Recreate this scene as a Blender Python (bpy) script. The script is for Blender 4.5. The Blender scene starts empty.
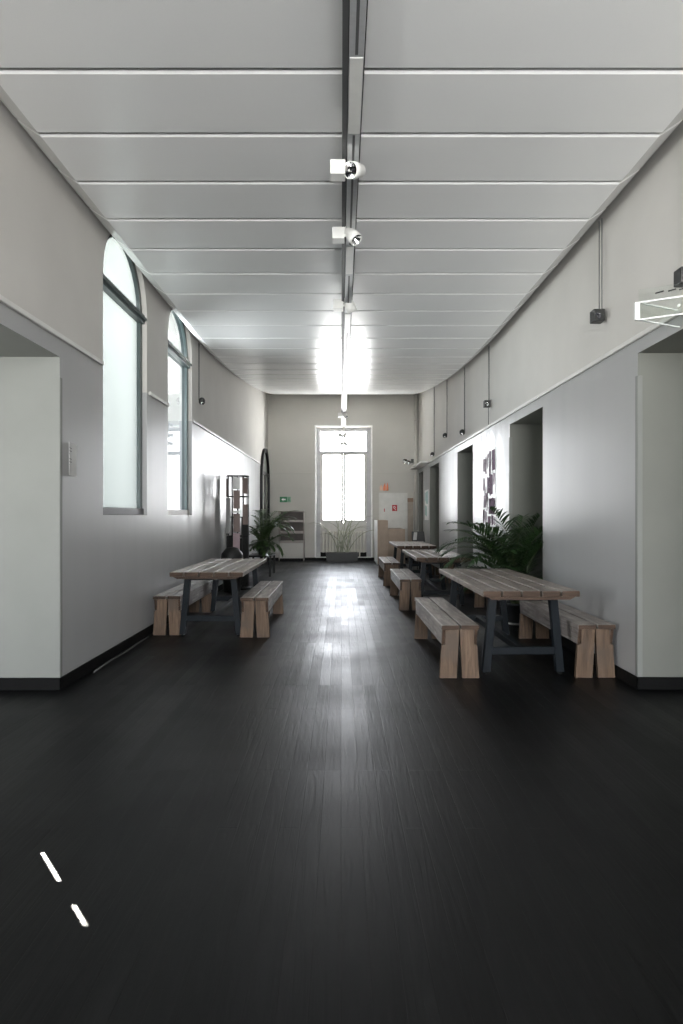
import bpy, bmesh, math, random
from mathutils import Vector, Matrix
random.seed(7)
SC = bpy.context.scene
COL = SC.collection
PI = math.pi

# ------------------------------------------------------------------ dimensions (metres)
XL, XR, YE = -2.25, 2.385, 19.10          # inner faces of the left, right and end walls
CAM_H = 1.40
RAIL_Z = 2.82
WALL_TOP = 5.60

def zc(y):                                   # underside of the slatted ceiling, rising at the far end
    return 3.96 if y < 9 else 3.96 + 0.0254 * (y - 9) ** 1.65

# ------------------------------------------------------------------ materials
def new_mat(name):
    m = bpy.data.materials.new(name); m.use_nodes = True
    nt = m.node_tree; nt.nodes.clear()
    out = nt.nodes.new('ShaderNodeOutputMaterial')
    return m, nt, out

def N(nt, t, **kw):
    n = nt.nodes.new(t)
    for k, v in kw.items():
        if k.startswith('i_'):
            n.inputs[k[2:].replace('_', ' ')].default_value = v
        else:
            setattr(n, k, v)
    return n

def ramp(nt, stops):
    r = nt.nodes.new('ShaderNodeValToRGB')
    e = r.color_ramp.elements
    while len(e) < len(stops): e.new(0.5)
    for el, (p, c) in zip(e, stops):
        el.position = p; el.color = (*c, 1) if len(c) == 3 else c
    return r

def plain(name, col, rough=0.5, metal=0.0, spec=0.5, noise=0.06, nscale=6.0, bump=0.0, bscale=60.0, coat=0.0, coords='Object'):
    """painted / plastic / metal surface with a little procedural mottling"""
    m, nt, out = new_mat(name)
    b = N(nt, 'ShaderNodeBsdfPrincipled')
    b.inputs['Roughness'].default_value = rough; b.inputs['Metallic'].default_value = metal
    b.inputs['Coat Roughness'].default_value = 0.1
    b.inputs['Specular IOR Level'].default_value = spec; b.inputs['Coat Weight'].default_value = coat
    tc = N(nt, 'ShaderNodeTexCoord')
    nz = N(nt, 'ShaderNodeTexNoise'); nz.inputs['Scale'].default_value = nscale; nz.inputs['Detail'].default_value = 4
    nt.links.new(tc.outputs[coords], nz.inputs['Vector'])
    lo = tuple(c * (1 - noise) for c in col); hi = tuple(min(1, c * (1 + noise)) for c in col)
    r = ramp(nt, [(0.3, lo), (0.7, hi)])
    nt.links.new(nz.outputs['Fac'], r.inputs[0]); nt.links.new(r.outputs[0], b.inputs['Base Color'])
    if bump:
        n2 = N(nt, 'ShaderNodeTexNoise'); n2.inputs['Scale'].default_value = bscale; n2.inputs['Detail'].default_value = 3
        nt.links.new(tc.outputs[coords], n2.inputs['Vector'])
        bp = N(nt, 'ShaderNodeBump'); bp.inputs['Strength'].default_value = bump; bp.inputs['Distance'].default_value = 0.01
        nt.links.new(n2.outputs['Fac'], bp.inputs['Height']); nt.links.new(bp.outputs[0], b.inputs['Normal'])
    nt.links.new(b.outputs[0], out.inputs[0])
    return m

def wall_gloss(name, col, rough):
    """satin paint with faint vertical brush marks"""
    m, nt, out = new_mat(name)
    b = N(nt, 'ShaderNodeBsdfPrincipled')
    b.inputs['Specular IOR Level'].default_value = 0.4
    tc = N(nt, 'ShaderNodeTexCoord'); mp = N(nt, 'ShaderNodeMapping'); mp.inputs['Scale'].default_value = (2.5, 2.5, 0.3)
    nt.links.new(tc.outputs['Object'], mp.inputs[0])
    nz = N(nt, 'ShaderNodeTexNoise'); nz.inputs['Scale'].default_value = 1.6; nz.inputs['Detail'].default_value = 1
    nt.links.new(mp.outputs[0], nz.inputs['Vector'])
    b.inputs['Base Color'].default_value = (*col, 1)
    mr = N(nt, 'ShaderNodeMapRange'); mr.inputs['From Min'].default_value = 0.3; mr.inputs['From Max'].default_value = 0.7
    mr.inputs['To Min'].default_value = rough; mr.inputs['To Max'].default_value = rough + 0.10
    nt.links.new(nz.outputs['Fac'], mr.inputs[0]); nt.links.new(mr.outputs[0], b.inputs['Roughness'])
    bp = N(nt, 'ShaderNodeBump'); bp.inputs['Strength'].default_value = 0.03; bp.inputs['Distance'].default_value = 0.01
    nt.links.new(b.outputs[0], out.inputs[0])
    return m

def wood(name, dark, mid, light, axis='Y', rough=0.6, scale=1.0, wear=None):
    m, nt, out = new_mat(name)
    b = N(nt, 'ShaderNodeBsdfPrincipled'); b.inputs['Roughness'].default_value = rough
    b.inputs['Specular IOR Level'].default_value = 0.4
    tc = N(nt, 'ShaderNodeTexCoord'); oi = N(nt, 'ShaderNodeObjectInfo')
    add = N(nt, 'ShaderNodeVectorMath', operation='ADD')
    sc = N(nt, 'ShaderNodeVectorMath', operation='SCALE'); sc.inputs['Scale'].default_value = 37.0
    cmb = N(nt, 'ShaderNodeCombineXYZ')
    for k in range(3): nt.links.new(oi.outputs['Random'], cmb.inputs[k])
    nt.links.new(cmb.outputs[0], sc.inputs[0]); nt.links.new(tc.outputs['Object'], add.inputs[0]); nt.links.new(sc.outputs[0], add.inputs[1])
    mp = N(nt, 'ShaderNodeMapping')
    s = {'X': (1.2, 14, 14), 'Y': (14, 1.2, 14), 'Z': (14, 14, 1.2)}[axis]
    mp.inputs['Scale'].default_value = tuple(v * scale for v in s)
    nt.links.new(add.outputs[0], mp.inputs[0])
    nz = N(nt, 'ShaderNodeTexNoise'); nz.inputs['Scale'].default_value = 2.0; nz.inputs['Detail'].default_value = 8; nz.inputs['Roughness'].default_value = 0.65
    nz.inputs['Distortion'].default_value = 0.6
    nt.links.new(mp.outputs[0], nz.inputs['Vector'])
    r = ramp(nt, [(0.28, dark), (0.5, mid), (0.72, light)])
    nt.links.new(nz.outputs['Fac'], r.inputs[0])
    col = r.outputs[0]
    if wear:
        n2 = N(nt, 'ShaderNodeTexNoise'); n2.inputs['Scale'].default_value = 3.5; n2.inputs['Detail'].default_value = 6
        nt.links.new(add.outputs[0], n2.inputs['Vector'])
        r2 = ramp(nt, [(0.48, (0, 0, 0)), (0.66, (1, 1, 1))])
        nt.links.new(n2.outputs['Fac'], r2.inputs[0])
        mx = N(nt, 'ShaderNodeMix', data_type='RGBA')
        nt.links.new(r2.outputs[0], mx.inputs[0]); nt.links.new(col, mx.inputs[6]); mx.inputs[7].default_value = (*wear, 1)
        col = mx.outputs[2]
    nt.links.new(col, b.inputs['Base Color'])
    bp = N(nt, 'ShaderNodeBump'); bp.inputs['Strength'].default_value = 0.25; bp.inputs['Distance'].default_value = 0.004
    nt.links.new(nz.outputs['Fac'], bp.inputs['Height']); nt.links.new(bp.outputs[0], b.inputs['Normal'])
    nt.links.new(b.outputs[0], out.inputs[0])
    return m

def floor_mat():
    m, nt, out = new_mat('black_stained_planks')
    b = N(nt, 'ShaderNodeBsdfPrincipled'); b.inputs['Specular IOR Level'].default_value = 0.20
    tc = N(nt, 'ShaderNodeTexCoord')
    # planks run along Y: swap axes for the brick texture
    sp = N(nt, 'ShaderNodeSeparateXYZ'); nt.links.new(tc.outputs['Object'], sp.inputs[0])
    cb = N(nt, 'ShaderNodeCombineXYZ'); nt.links.new(sp.outputs['Y'], cb.inputs[0]); nt.links.new(sp.outputs['X'], cb.inputs[1])
    br = N(nt, 'ShaderNodeTexBrick'); br.offset = 0.37; br.offset_frequency = 3; br.squash = 1
    br.inputs['Scale'].default_value = 1.0; br.inputs['Brick Width'].default_value = 1.7; br.inputs['Row Height'].default_value = 0.092
    br.inputs['Mortar Size'].default_value = 0.0024; br.inputs['Mortar Smooth'].default_value = 0.15; br.inputs['Bias'].default_value = 0
    br.inputs['Color1'].default_value = (0.0, 0.0, 0.0, 1); br.inputs['Color2'].default_value = (1, 1, 1, 1); br.inputs['Mortar'].default_value = (0.5, 0.5, 0.5, 1)
    nt.links.new(cb.outputs[0], br.inputs['Vector'])
    # grain: long, wavy ridges, offset per plank
    mp = N(nt, 'ShaderNodeMapping'); mp.inputs['Scale'].default_value = (26, 2.2, 1)
    off = N(nt, 'ShaderNodeVectorMath', operation='MULTIPLY_ADD')
    off.inputs[1].default_value = (9.0, 23.0, 5.0)
    nt.links.new(br.outputs['Color'], off.inputs[0]); nt.links.new(tc.outputs['Object'], off.inputs[2])
    nt.links.new(off.outputs[0], mp.inputs[0])
    nz = N(nt, 'ShaderNodeTexNoise'); nz.inputs['Scale'].default_value = 1.0; nz.inputs['Detail'].default_value = 6
    nz.inputs['Distortion'].default_value = 1.2
    nt.links.new(mp.outputs[0], nz.inputs['Vector'])
    big = N(nt, 'ShaderNodeTexNoise'); big.inputs['Scale'].default_value = 1.3; big.inputs['Detail'].default_value = 5
    nt.links.new(tc.outputs['Object'], big.inputs['Vector'])
    r = ramp(nt, [(0.3, (0.0015, 0.0016, 0.0018)), (0.55, (0.0028, 0.003, 0.0032)), (0.75, (0.006, 0.006, 0.0062))])
    nt.links.new(nz.outputs['Fac'], r.inputs[0])
    pl = N(nt, 'ShaderNodeMix', data_type='RGBA', blend_type='MULTIPLY'); pl.inputs[0].default_value = 1
    pr = ramp(nt, [(0, (0.75, 0.75, 0.75)), (1, (1.2, 1.2, 1.2))]); nt.links.new(br.outputs['Color'], pr.inputs[0])
    nt.links.new(r.outputs[0], pl.inputs[6]); nt.links.new(pr.outputs[0], pl.inputs[7])
    gap = N(nt, 'ShaderNodeMix', data_type='RGBA'); gap.inputs[7].default_value = (0.001, 0.001, 0.001, 1)
    nt.links.new(br.outputs['Fac'], gap.inputs[0]); nt.links.new(pl.outputs[2], gap.inputs[6])
    nt.links.new(gap.outputs[2], b.inputs['Base Color'])
    mr = N(nt, 'ShaderNodeMapRange'); mr.inputs['From Min'].default_value = 0.3; mr.inputs['From Max'].default_value = 0.7
    mr.inputs['To Min'].default_value = 0.34; mr.inputs['To Max'].default_value = 0.44
    nt.links.new(big.outputs['Fac'], mr.inputs[0])
    rp = N(nt, 'ShaderNodeMath', operation='MULTIPLY_ADD'); rp.inputs[1].default_value = 0.07; nt.links.new(br.outputs['Color'], rp.inputs[0]); nt.links.new(mr.outputs[0], rp.inputs[2]); nt.links.new(rp.outputs[0], b.inputs['Roughness'])
    b1 = N(nt, 'ShaderNodeBump'); b1.inputs['Strength'].default_value = 0.6; b1.inputs['Distance'].default_value = 0.0035
    nt.links.new(nz.outputs['Fac'], b1.inputs['Height'])
    inv = N(nt, 'ShaderNodeMath', operation='SUBTRACT'); inv.inputs[0].default_value = 1.0; nt.links.new(br.outputs['Fac'], inv.inputs[1])
    b2 = N(nt, 'ShaderNodeBump'); b2.inputs['Strength'].default_value = 0.8; b2.inputs['Distance'].default_value = 0.003
    nt.links.new(inv.outputs[0], b2.inputs['Height']); nt.links.new(b1.outputs[0], b2.inputs['Normal'])
    nt.links.new(b2.outputs[0], b.inputs['Normal'])
    nt.links.new(b.outputs[0], out.inputs[0])
    return m

def ceiling_mat():
    m, nt, out = new_mat('white_perforated_metal_panels')
    b = N(nt, 'ShaderNodeBsdfPrincipled'); b.inputs['Roughness'].default_value = 0.22
    b.inputs['Specular IOR Level'].default_value = 0.45
    tc = N(nt, 'ShaderNodeTexCoord')
    vo = N(nt, 'ShaderNodeTexVoronoi'); vo.inputs['Scale'].default_value = 130; vo.inputs['Randomness'].default_value = 0.35
    nt.links.new(tc.outputs['Object'], vo.inputs['Vector'])
    r = ramp(nt, [(0.12, (0.84, 0.845, 0.845)), (0.34, (0.93, 0.935, 0.93))])
    nt.links.new(vo.outputs['Distance'], r.inputs[0]); nt.links.new(r.outputs[0], b.inputs['Base Color'])
    nz = N(nt, 'ShaderNodeTexNoise'); nz.inputs['Scale'].default_value = 2.2; nz.inputs['Detail'].default_value = 2
    nt.links.new(tc.outputs['Object'], nz.inputs['Vector'])
    bp = N(nt, 'ShaderNodeBump'); bp.inputs['Strength'].default_value = 0.06; bp.inputs['Distance'].default_value = 0.02
    nt.links.new(nz.outputs['Fac'], bp.inputs['Height']); nt.links.new(bp.outputs[0], b.inputs['Normal'])
    nt.links.new(b.outputs[0], out.inputs[0])
    return m

def clear_glass(name, tint=(1, 1, 1), refl=0.08):
    m, nt, out = new_mat(name)
    t = N(nt, 'ShaderNodeBsdfTransparent'); t.inputs[0].default_value = (*tint, 1)
    g = N(nt, 'ShaderNodeBsdfGlossy'); g.inputs['Roughness'].default_value = 0.02
    lw = N(nt, 'ShaderNodeLayerWeight'); pw = N(nt, 'ShaderNodeMath', operation='POWER'); pw.inputs[1].default_value = 5.0
    nt.links.new(lw.outputs['Facing'], pw.inputs[0])
    fr = N(nt, 'ShaderNodeMath', operation='MULTIPLY_ADD'); fr.inputs[1].default_value = 0.8; fr.inputs[2].default_value = 0.04; nt.links.new(pw.outputs[0], fr.inputs[0])
    mx = N(nt, 'ShaderNodeMixShader')
    nt.links.new(fr.outputs[0], mx.inputs[0]); nt.links.new(t.outputs[0], mx.inputs[1]); nt.links.new(g.outputs[0], mx.inputs[2])
    nt.links.new(mx.outputs[0], out.inputs[0])
    return m

def frosted_glass(name, col, amount=0.9):
    m, nt, out = new_mat(name)
    t = N(nt, 'ShaderNodeBsdfTranslucent'); t.inputs[0].default_value = (*col, 1)
    g = N(nt, 'ShaderNodeBsdfGlossy'); g.inputs['Roughness'].default_value = 0.15
    tc = N(nt, 'ShaderNodeTexCoord'); nz = N(nt, 'ShaderNodeTexNoise'); nz.inputs['Scale'].default_value = 1.2
    nt.links.new(tc.outputs['Object'], nz.inputs['Vector'])
    r = ramp(nt, [(0.3, tuple(c * 0.96 for c in col)), (0.7, col)])
    nt.links.new(nz.outputs['Fac'], r.inputs[0]); nt.links.new(r.outputs[0], t.inputs[0])
    fr = N(nt, 'ShaderNodeFresnel'); fr.inputs['IOR'].default_value = 1.4
    mx = N(nt, 'ShaderNodeMixShader')
    nt.links.new(fr.outputs[0], mx.inputs[0]); nt.links.new(t.outputs[0], mx.inputs[1]); nt.links.new(g.outputs[0], mx.inputs[2])
    nt.links.new(mx.outputs[0], out.inputs[0])
    return m

def leaf_mat(name, c1, c2):
    m, nt, out = new_mat(name)
    b = N(nt, 'ShaderNodeBsdfPrincipled'); b.inputs['Roughness'].default_value = 0.34
    tc = N(nt, 'ShaderNodeTexCoord'); nz = N(nt, 'ShaderNodeTexNoise'); nz.inputs['Scale'].default_value = 9
    nt.links.new(tc.outputs['Object'], nz.inputs['Vector'])
    r = ramp(nt, [(0.3, c1), (0.7, c2)]); nt.links.new(nz.outputs['Fac'], r.inputs[0]); nt.links.new(r.outputs[0], b.inputs['Base Color'])
    tr = N(nt, 'ShaderNodeBsdfTranslucent'); nt.links.new(r.outputs[0], tr.inputs[0])
    mx = N(nt, 'ShaderNodeMixShader'); mx.inputs[0].default_value = 0.25
    nt.links.new(b.outputs[0], mx.inputs[1]); nt.links.new(tr.outputs[0], mx.inputs[2]); nt.links.new(mx.outputs[0], out.inputs[0])
    return m

M = {}
M['floor'] = floor_mat()
M['ceiling'] = ceiling_mat()
M['wall_up'] = plain('matt_plaster', (0.58, 0.562, 0.53), 0.85, noise=0.035, nscale=1.5, bump=0.06, bscale=40, spec=0.2)
M['wall_low'] = wall_gloss('satin_dado_paint', (0.37, 0.37, 0.366), 0.29)
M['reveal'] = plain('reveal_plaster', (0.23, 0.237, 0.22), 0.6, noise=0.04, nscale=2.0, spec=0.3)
M['jamb'] = plain('olive_grey_jamb', (0.19, 0.194, 0.172), 0.55, noise=0.04, nscale=2.0, spec=0.35)  # one even olive grey for opening faces, darker than the walls
M['end_wall'] = plain('end_wall_plaster', (0.50, 0.487, 0.45), 0.75, noise=0.04, nscale=1.2, bump=0.05, bscale=30, spec=0.25)
M['skirt'] = plain('black_skirting', (0.006, 0.006, 0.006), 0.55, spec=0.12)
M['rail'] = plain('rail_white', (0.66, 0.65, 0.62), 0.4)
M['plenum'] = plain('dark_plenum', (0.05, 0.05, 0.05), 0.9)
M['frame_dark'] = plain('teal_grey_window_frame', (0.055, 0.075, 0.075), 0.35, spec=0.5)
M['frame_grey'] = plain('grey_window_frame', (0.42, 0.42, 0.43), 0.45)
M['frame_white'] = plain('pale_painted_window_frame', (0.50, 0.48, 0.45), 0.45)
M['casing'] = plain('white_window_casing', (0.80, 0.80, 0.78), 0.4)
M['sill_dark'] = plain('dark_sill', (0.07, 0.07, 0.07), 0.45)
M['glass'] = clear_glass('clear_glass')
M['glass_dim'] = clear_glass('end_dimming_glass', (0.70, 0.70, 0.70))  # grey tint put in to dim the end window's light, not dust
M['glass_tint'] = clear_glass('view_dimming_glass', (0.27, 0.29, 0.30))  # dark tint put in to dim the second window's light and view
M['frost'] = frosted_glass('frosted_glass', (0.066, 0.072, 0.069))
M['wood_top'] = wood('weathered_table_boards', (0.06, 0.048, 0.040), (0.26, 0.22, 0.19), (0.52, 0.46, 0.41), 'Y', 0.36, wear=(0.17, 0.14, 0.12))
M['wood_seat'] = wood('worn_bench_boards', (0.07, 0.058, 0.050), (0.30, 0.265, 0.24), (0.56, 0.52, 0.48), 'Y', 0.38, wear=(0.22, 0.19, 0.17))
M['wood_end'] = wood('raw_board_ends', (0.022, 0.013, 0.008), (0.058, 0.034, 0.021), (0.11, 0.066, 0.042), 'X', 0.7)
M['wood_leg'] = wood('rough_pine_legs', (0.048, 0.029, 0.018), (0.125, 0.08, 0.05), (0.215, 0.143, 0.094), 'Z', 0.65, wear=(0.10, 0.072, 0.052))
M['steel'] = plain('slate_grey_steel', (0.008, 0.011, 0.014), 0.45, spec=0.16, noise=0.15, nscale=20)
M['black_metal'] = plain('black_metal', (0.008, 0.0085, 0.008), 0.45, spec=0.22)
M['black_plastic'] = plain('black_plastic', (0.016, 0.017, 0.016), 0.45)
M['alu'] = plain('brushed_aluminium', (0.52, 0.53, 0.54), 0.35, metal=0.25, noise=0.05, nscale=30)
M['alu_dark'] = plain('dark_slot', (0.10, 0.101, 0.103), 0.5)
M['white_plastic'] = plain('white_plastic', (0.82, 0.82, 0.79), 0.35)
M['chrome'] = plain('chrome_reflector', (0.8, 0.8, 0.8), 0.12, metal=1.0)
M['lens'] = plain('dark_lens', (0.03, 0.03, 0.035), 0.1)
M['cable'] = plain('grey_cable', (0.13, 0.13, 0.125), 0.5)
M['paper'] = plain('paper', (0.66, 0.66, 0.64), 0.8)
M['paper_grey'] = plain('grey_paper', (0.36, 0.36, 0.35), 0.8)
M['ink'] = plain('black_ink', (0.02, 0.02, 0.02), 0.7)
M['ink_grey'] = plain('grey_ink', (0.2, 0.2, 0.2), 0.7)
M['mauve'] = plain('mauve_ink', (0.17, 0.10, 0.15), 0.8, noise=0.5, nscale=22)
M['mauve_pale'] = plain('pale_mauve_ink', (0.42, 0.34, 0.39), 0.8, noise=0.4, nscale=22)
M['teal_pale'] = plain('pale_teal_ink', (0.45, 0.60, 0.58), 0.8)
M['brown_card'] = plain('brown_card', (0.20, 0.155, 0.14), 0.8)
M['mauve_card'] = plain('mauve_card', (0.33, 0.25, 0.265), 0.8)
M['green_sign'] = plain('green_sign', (0.015, 0.17, 0.065), 0.5)
M['green_pale'] = plain('pale_green_sign', (0.20, 0.36, 0.25), 0.5)
M['orange'] = plain('orange_sign', (0.78, 0.24, 0.12), 0.6)
M['orange_pale'] = plain('pale_orange_sign', (0.72, 0.46, 0.33), 0.6)
M['red'] = plain('red_sign', (0.42, 0.03, 0.04), 0.5)
M['cabinet'] = plain('cabinet_white_enamel', (0.58, 0.575, 0.54), 0.4)
M['tan'] = plain('tan_board', (0.42, 0.325, 0.25), 0.6, noise=0.08)
M['tan_grey'] = plain('greyish_board', (0.34, 0.29, 0.24), 0.6, noise=0.1)
M['brown'] = plain('brown_board_cap', (0.26, 0.17, 0.12), 0.6)
M['shelf'] = plain('grey_shelf', (0.33, 0.30, 0.275), 0.55)
M['shelf_back'] = plain('taupe_shelf_back', (0.15, 0.13, 0.12), 0.7)
M['planter'] = plain('dark_planter', (0.075, 0.075, 0.075), 0.6)
M['pot'] = plain('slate_pot', (0.035, 0.038, 0.04), 0.5)
M['soil'] = plain('soil', (0.03, 0.022, 0.016), 0.95, noise=0.4, nscale=40)
M['rad'] = plain('radiator_enamel', (0.50, 0.48, 0.42), 0.4)
M['leaf'] = leaf_mat('palm_leaf', (0.016, 0.040, 0.014), (0.045, 0.095, 0.030))
M['leaf2'] = leaf_mat('soft_palm_leaf', (0.028, 0.062, 0.020), (0.085, 0.150, 0.050))
M['leaf3'] = leaf_mat('grey_green_leaf', (0.20, 0.21, 0.15), (0.36, 0.37, 0.28))
M['stem'] = plain('leaf_stalk', (0.06, 0.085, 0.03), 0.5)
M['chair_grey'] = plain('grey_upholstery', (0.10, 0.10, 0.10), 0.8)
M['door'] = plain('grey_green_door_paint', (0.30, 0.31, 0.28), 0.5)
M['acrylic'] = clear_glass('clear_acrylic', (0.97, 0.985, 0.97))
M['acrylic_edge'] = plain('polished_acrylic_edge', (0.90, 0.92, 0.90), 0.2)
M['facade'] = plain('slate_blue_render', (0.06, 0.072, 0.08), 1.0, noise=0.05, spec=0.0)
M['facade_dark'] = plain('dark_facade_window', (0.012, 0.013, 0.015), 1.0, spec=0.0)
M['facade_light'] = plain('light_facade_trim', (0.14, 0.15, 0.155), 1.0, spec=0.0)
M['arch_pane'] = plain('grey_green_pane', (0.36, 0.38, 0.35), 0.25)

# ------------------------------------------------------------------ mesh helpers
class MB:
    """collects shapes for ONE mesh object"""
    def __init__(self): self.bm = bmesh.new()
    def face(self, pts, mi=0, smooth=False):
        vs = [self.bm.verts.new(p) for p in pts]
        f = self.bm.faces.new(vs); f.material_index = mi; f.smooth = smooth
        return f
    def box(self, x0, y0, z0, x1, y1, z1, mi=0, bev=0.0):
        x0, x1 = min(x0, x1), max(x0, x1); y0, y1 = min(y0, y1), max(y0, y1); z0, z1 = min(z0, z1), max(z0, z1)
        return self.hexa([(x0, y0, z0), (x1, y0, z0), (x1, y1, z0), (x0, y1, z0)], [(x0, y0, z1), (x1, y0, z1), (x1, y1, z1), (x0, y1, z1)], mi, bev)
    def hexa(self, lo, hi, mi=0, bev=0.0):
        n = len(lo)
        v = [self.bm.verts.new(p) for p in lo] + [self.bm.verts.new(p) for p in hi]
        fs = [self.bm.faces.new([v[i] for i in reversed(range(n))]), self.bm.faces.new([v[n + i] for i in range(n)])]
        for i in range(n):
            j = (i + 1) % n
            fs.append(self.bm.faces.new([v[i], v[j], v[n + j], v[n + i]]))
        for f in fs: f.material_index = mi
        if bev:
            es = list({e for f in fs for e in f.edges})
            r = bmesh.ops.bevel(self.bm, geom=es, offset=bev, segments=2, affect='EDGES', profile=0.5, clamp_overlap=True)
            for f in r['faces']: f.material_index = mi
        return fs
    def bar(self, a, b, w, h, up=(0, 0, 1), mi=0, bev=0.0):
        """rectangular bar from a to b; w across, h along up"""
        a, b, up = Vector(a), Vector(b), Vector(up)
        d = (b - a).normalized(); s = d.cross(up).normalized(); u = s.cross(d).normalized()
        c = [(-s * w / 2 - u * h / 2), (s * w / 2 - u * h / 2), (s * w / 2 + u * h / 2), (-s * w / 2 + u * h / 2)]
        return self.hexa([a + q for q in c], [b + q for q in c], mi, bev)
    def tube(self, pts, r, n=8, mi=0, caps=True, r1=None):
        pts = [Vector(p) for p in pts]; rings = []
        for i, p in enumerate(pts):
            d = (pts[min(i + 1, len(pts) - 1)] - pts[max(i - 1, 0)]).normalized()
            ref = Vector((0, 0, 1)) if abs(d.z) < 0.9 else Vector((1, 0, 0))
            s = d.cross(ref).normalized(); u = s.cross(d)
            rr = r if r1 is None else r + (r1 - r) * i / max(1, len(pts) - 1)
            rings.append([self.bm.verts.new(p + (s * math.cos(2 * PI * k / n) + u * math.sin(2 * PI * k / n)) * rr) for k in range(n)])
        for a, b in zip(rings, rings[1:]):
            for k in range(n):
                f = self.bm.faces.new([a[k], a[(k + 1) % n], b[(k + 1) % n], b[k]]); f.smooth = True; f.material_index = mi
        if caps:
            f = self.bm.faces.new(list(reversed(rings[0]))); f.material_index = mi
            f = self.bm.faces.new(rings[-1]); f.material_index = mi
    def lathe(self, prof, c=(0, 0, 0), n=24, mi=0, axis=None):
        """revolve (r,z) profile about z through c (or about the given axis direction)"""
        c = Vector(c)
        q = Vector((0, 0, 1)).rotation_difference(Vector(axis)).to_matrix() if axis is not None else Matrix.Identity(3)
        rings = []
        for r, z in prof:
            if r < 1e-6: rings.append([self.bm.verts.new(c + q @ Vector((0, 0, z)))])
            else: rings.append([self.bm.verts.new(c + q @ Vector((r * math.cos(2 * PI * k / n), r * math.sin(2 * PI * k / n), z))) for k in range(n)])
        for a, b in zip(rings, rings[1:]):
            for k in range(n):
                k2 = (k + 1) % n
                if len(a) == 1 and len(b) == 1: continue
                if len(a) == 1: vs = [a[0], b[k2], b[k]]
                elif len(b) == 1: vs = [a[k], a[k2], b[0]]
                else: vs = [a[k], a[k2], b[k2], b[k]]
                f = self.bm.faces.new(vs); f.smooth = True; f.material_index = mi
    def build(self, name, mats, parent=None, auto=None):
        me = bpy.data.meshes.new(name)
        self.bm.normal_update()
        self.bm.to_mesh(me); self.bm.free()
        for m in (mats if isinstance(mats, (list, tuple)) else [mats]): me.materials.append(m)
        o = bpy.data.objects.new(name, me); COL.objects.link(o)
        if parent: o.parent = parent
        return o

def tag(o, label=None, cat=None, group=None, kind=None):
    if label: o['label'] = label
    if cat: o['category'] = cat
    if group: o['group'] = group
    if kind: o['kind'] = kind
    return o

def thing(name, label, cat, loc=(0, 0, 0), rz=0.0, group=None):
    o = bpy.data.objects.new(name, None); COL.objects.link(o)
    o.empty_display_size = 0.1
    o.location = loc; o.rotation_euler = (0, 0, rz)
    return tag(o, label, cat, group)

def struct(o): o['kind'] = 'structure'; return o

def copy_tree(o, parent=None):
    c = o.copy(); COL.objects.link(c)
    if parent: c.parent = parent
    for ch in list(o.children): copy_tree(ch, c)
    return c

# ------------------------------------------------------------------ the setting
mb = MB(); mb.box(-6.2, -6.2, -0.2, 6.2, 20.2, 0.0)
struct(mb.build('floor', M['floor']))

def columns(mb, axis, f0, f1, u_edges, openings, z1, split=None, mats=(0, 1)):
    """solid wall between faces f0..f1, made of columns along u; openings = (u0,u1,z0,z1,arched)"""
    def prism(ua, ub, za, zb0, zt, mi):
        # bottom heights za at ua and zb0 at ub, flat top zt
        if axis == 'Y': P = lambda f, u, z: (f, u, z)
        else: P = lambda f, u, z: (u, f, z)
        lo = [P(f0, ua, za), P(f1, ua, za), P(f1, ub, zb0), P(f0, ub, zb0)]
        hi = [P(f0, ua, zt), P(f1, ua, zt), P(f1, ub, zt), P(f0, ub, zt)]
        mb.hexa(lo, hi, mi)
    us = set(u_edges)
    for o in openings: us |= {o[0], o[1]}
    us = sorted(us)
    for ua, ub in zip(us, us[1:]):
        mid = (ua + ub) / 2
        op = next((o for o in openings if o[0] <= mid <= o[1]), None)
        spans = [(0.0, z1)] if op is None else ([(0.0, op[2])] if op[2] > 0 else []) + ([(op[3], z1)] if not op[4] else [])
        for a, b in spans:
            if split and a < split < b:
                prism(ua, ub, a, a, split, mats[0]); prism(ua, ub, split, split, b, mats[1])
            else: prism(ua, ub, a, a, b, mats[1] if split and a >= split else mats[0])
        if op and op[4]:
            r = (op[1] - op[0]) / 2; n = 20
            for k in range(n):
                t0, t1 = PI - PI * k / n, PI - PI * (k + 1) / n
                c = (op[0] + op[1]) / 2
                prism(c + r * math.cos(t0), c + r * math.cos(t1), op[3] + r * math.sin(t0), op[3] + r * math.sin(t1), z1, mats[1])

# left wall: passage opening, two arched windows
W1 = (5.86, 7.19); W2 = (8.06, 9.36); SPRING = 3.68; SILL = 1.40
mb = MB()
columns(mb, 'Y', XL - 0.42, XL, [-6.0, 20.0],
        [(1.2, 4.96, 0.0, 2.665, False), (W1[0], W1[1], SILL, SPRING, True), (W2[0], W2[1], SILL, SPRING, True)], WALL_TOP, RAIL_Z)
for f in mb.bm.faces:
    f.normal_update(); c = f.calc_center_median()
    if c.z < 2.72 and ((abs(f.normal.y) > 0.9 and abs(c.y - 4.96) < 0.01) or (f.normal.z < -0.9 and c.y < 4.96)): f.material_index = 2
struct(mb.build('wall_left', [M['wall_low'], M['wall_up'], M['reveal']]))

RO = [(7.33, 8.76), (11.21, 12.70), (15.09, 16.63), (18.00, 19.02)]
mb = MB()
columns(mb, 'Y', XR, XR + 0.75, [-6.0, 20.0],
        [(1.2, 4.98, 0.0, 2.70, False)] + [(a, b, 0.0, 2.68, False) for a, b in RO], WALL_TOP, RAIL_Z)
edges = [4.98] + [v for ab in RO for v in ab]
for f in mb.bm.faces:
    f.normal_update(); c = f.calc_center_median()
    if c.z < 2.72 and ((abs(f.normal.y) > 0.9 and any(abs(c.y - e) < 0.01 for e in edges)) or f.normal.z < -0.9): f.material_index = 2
struct(mb.build('wall_right', [M['wall_low'], M['wall_up'], M['jamb']]))

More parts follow.
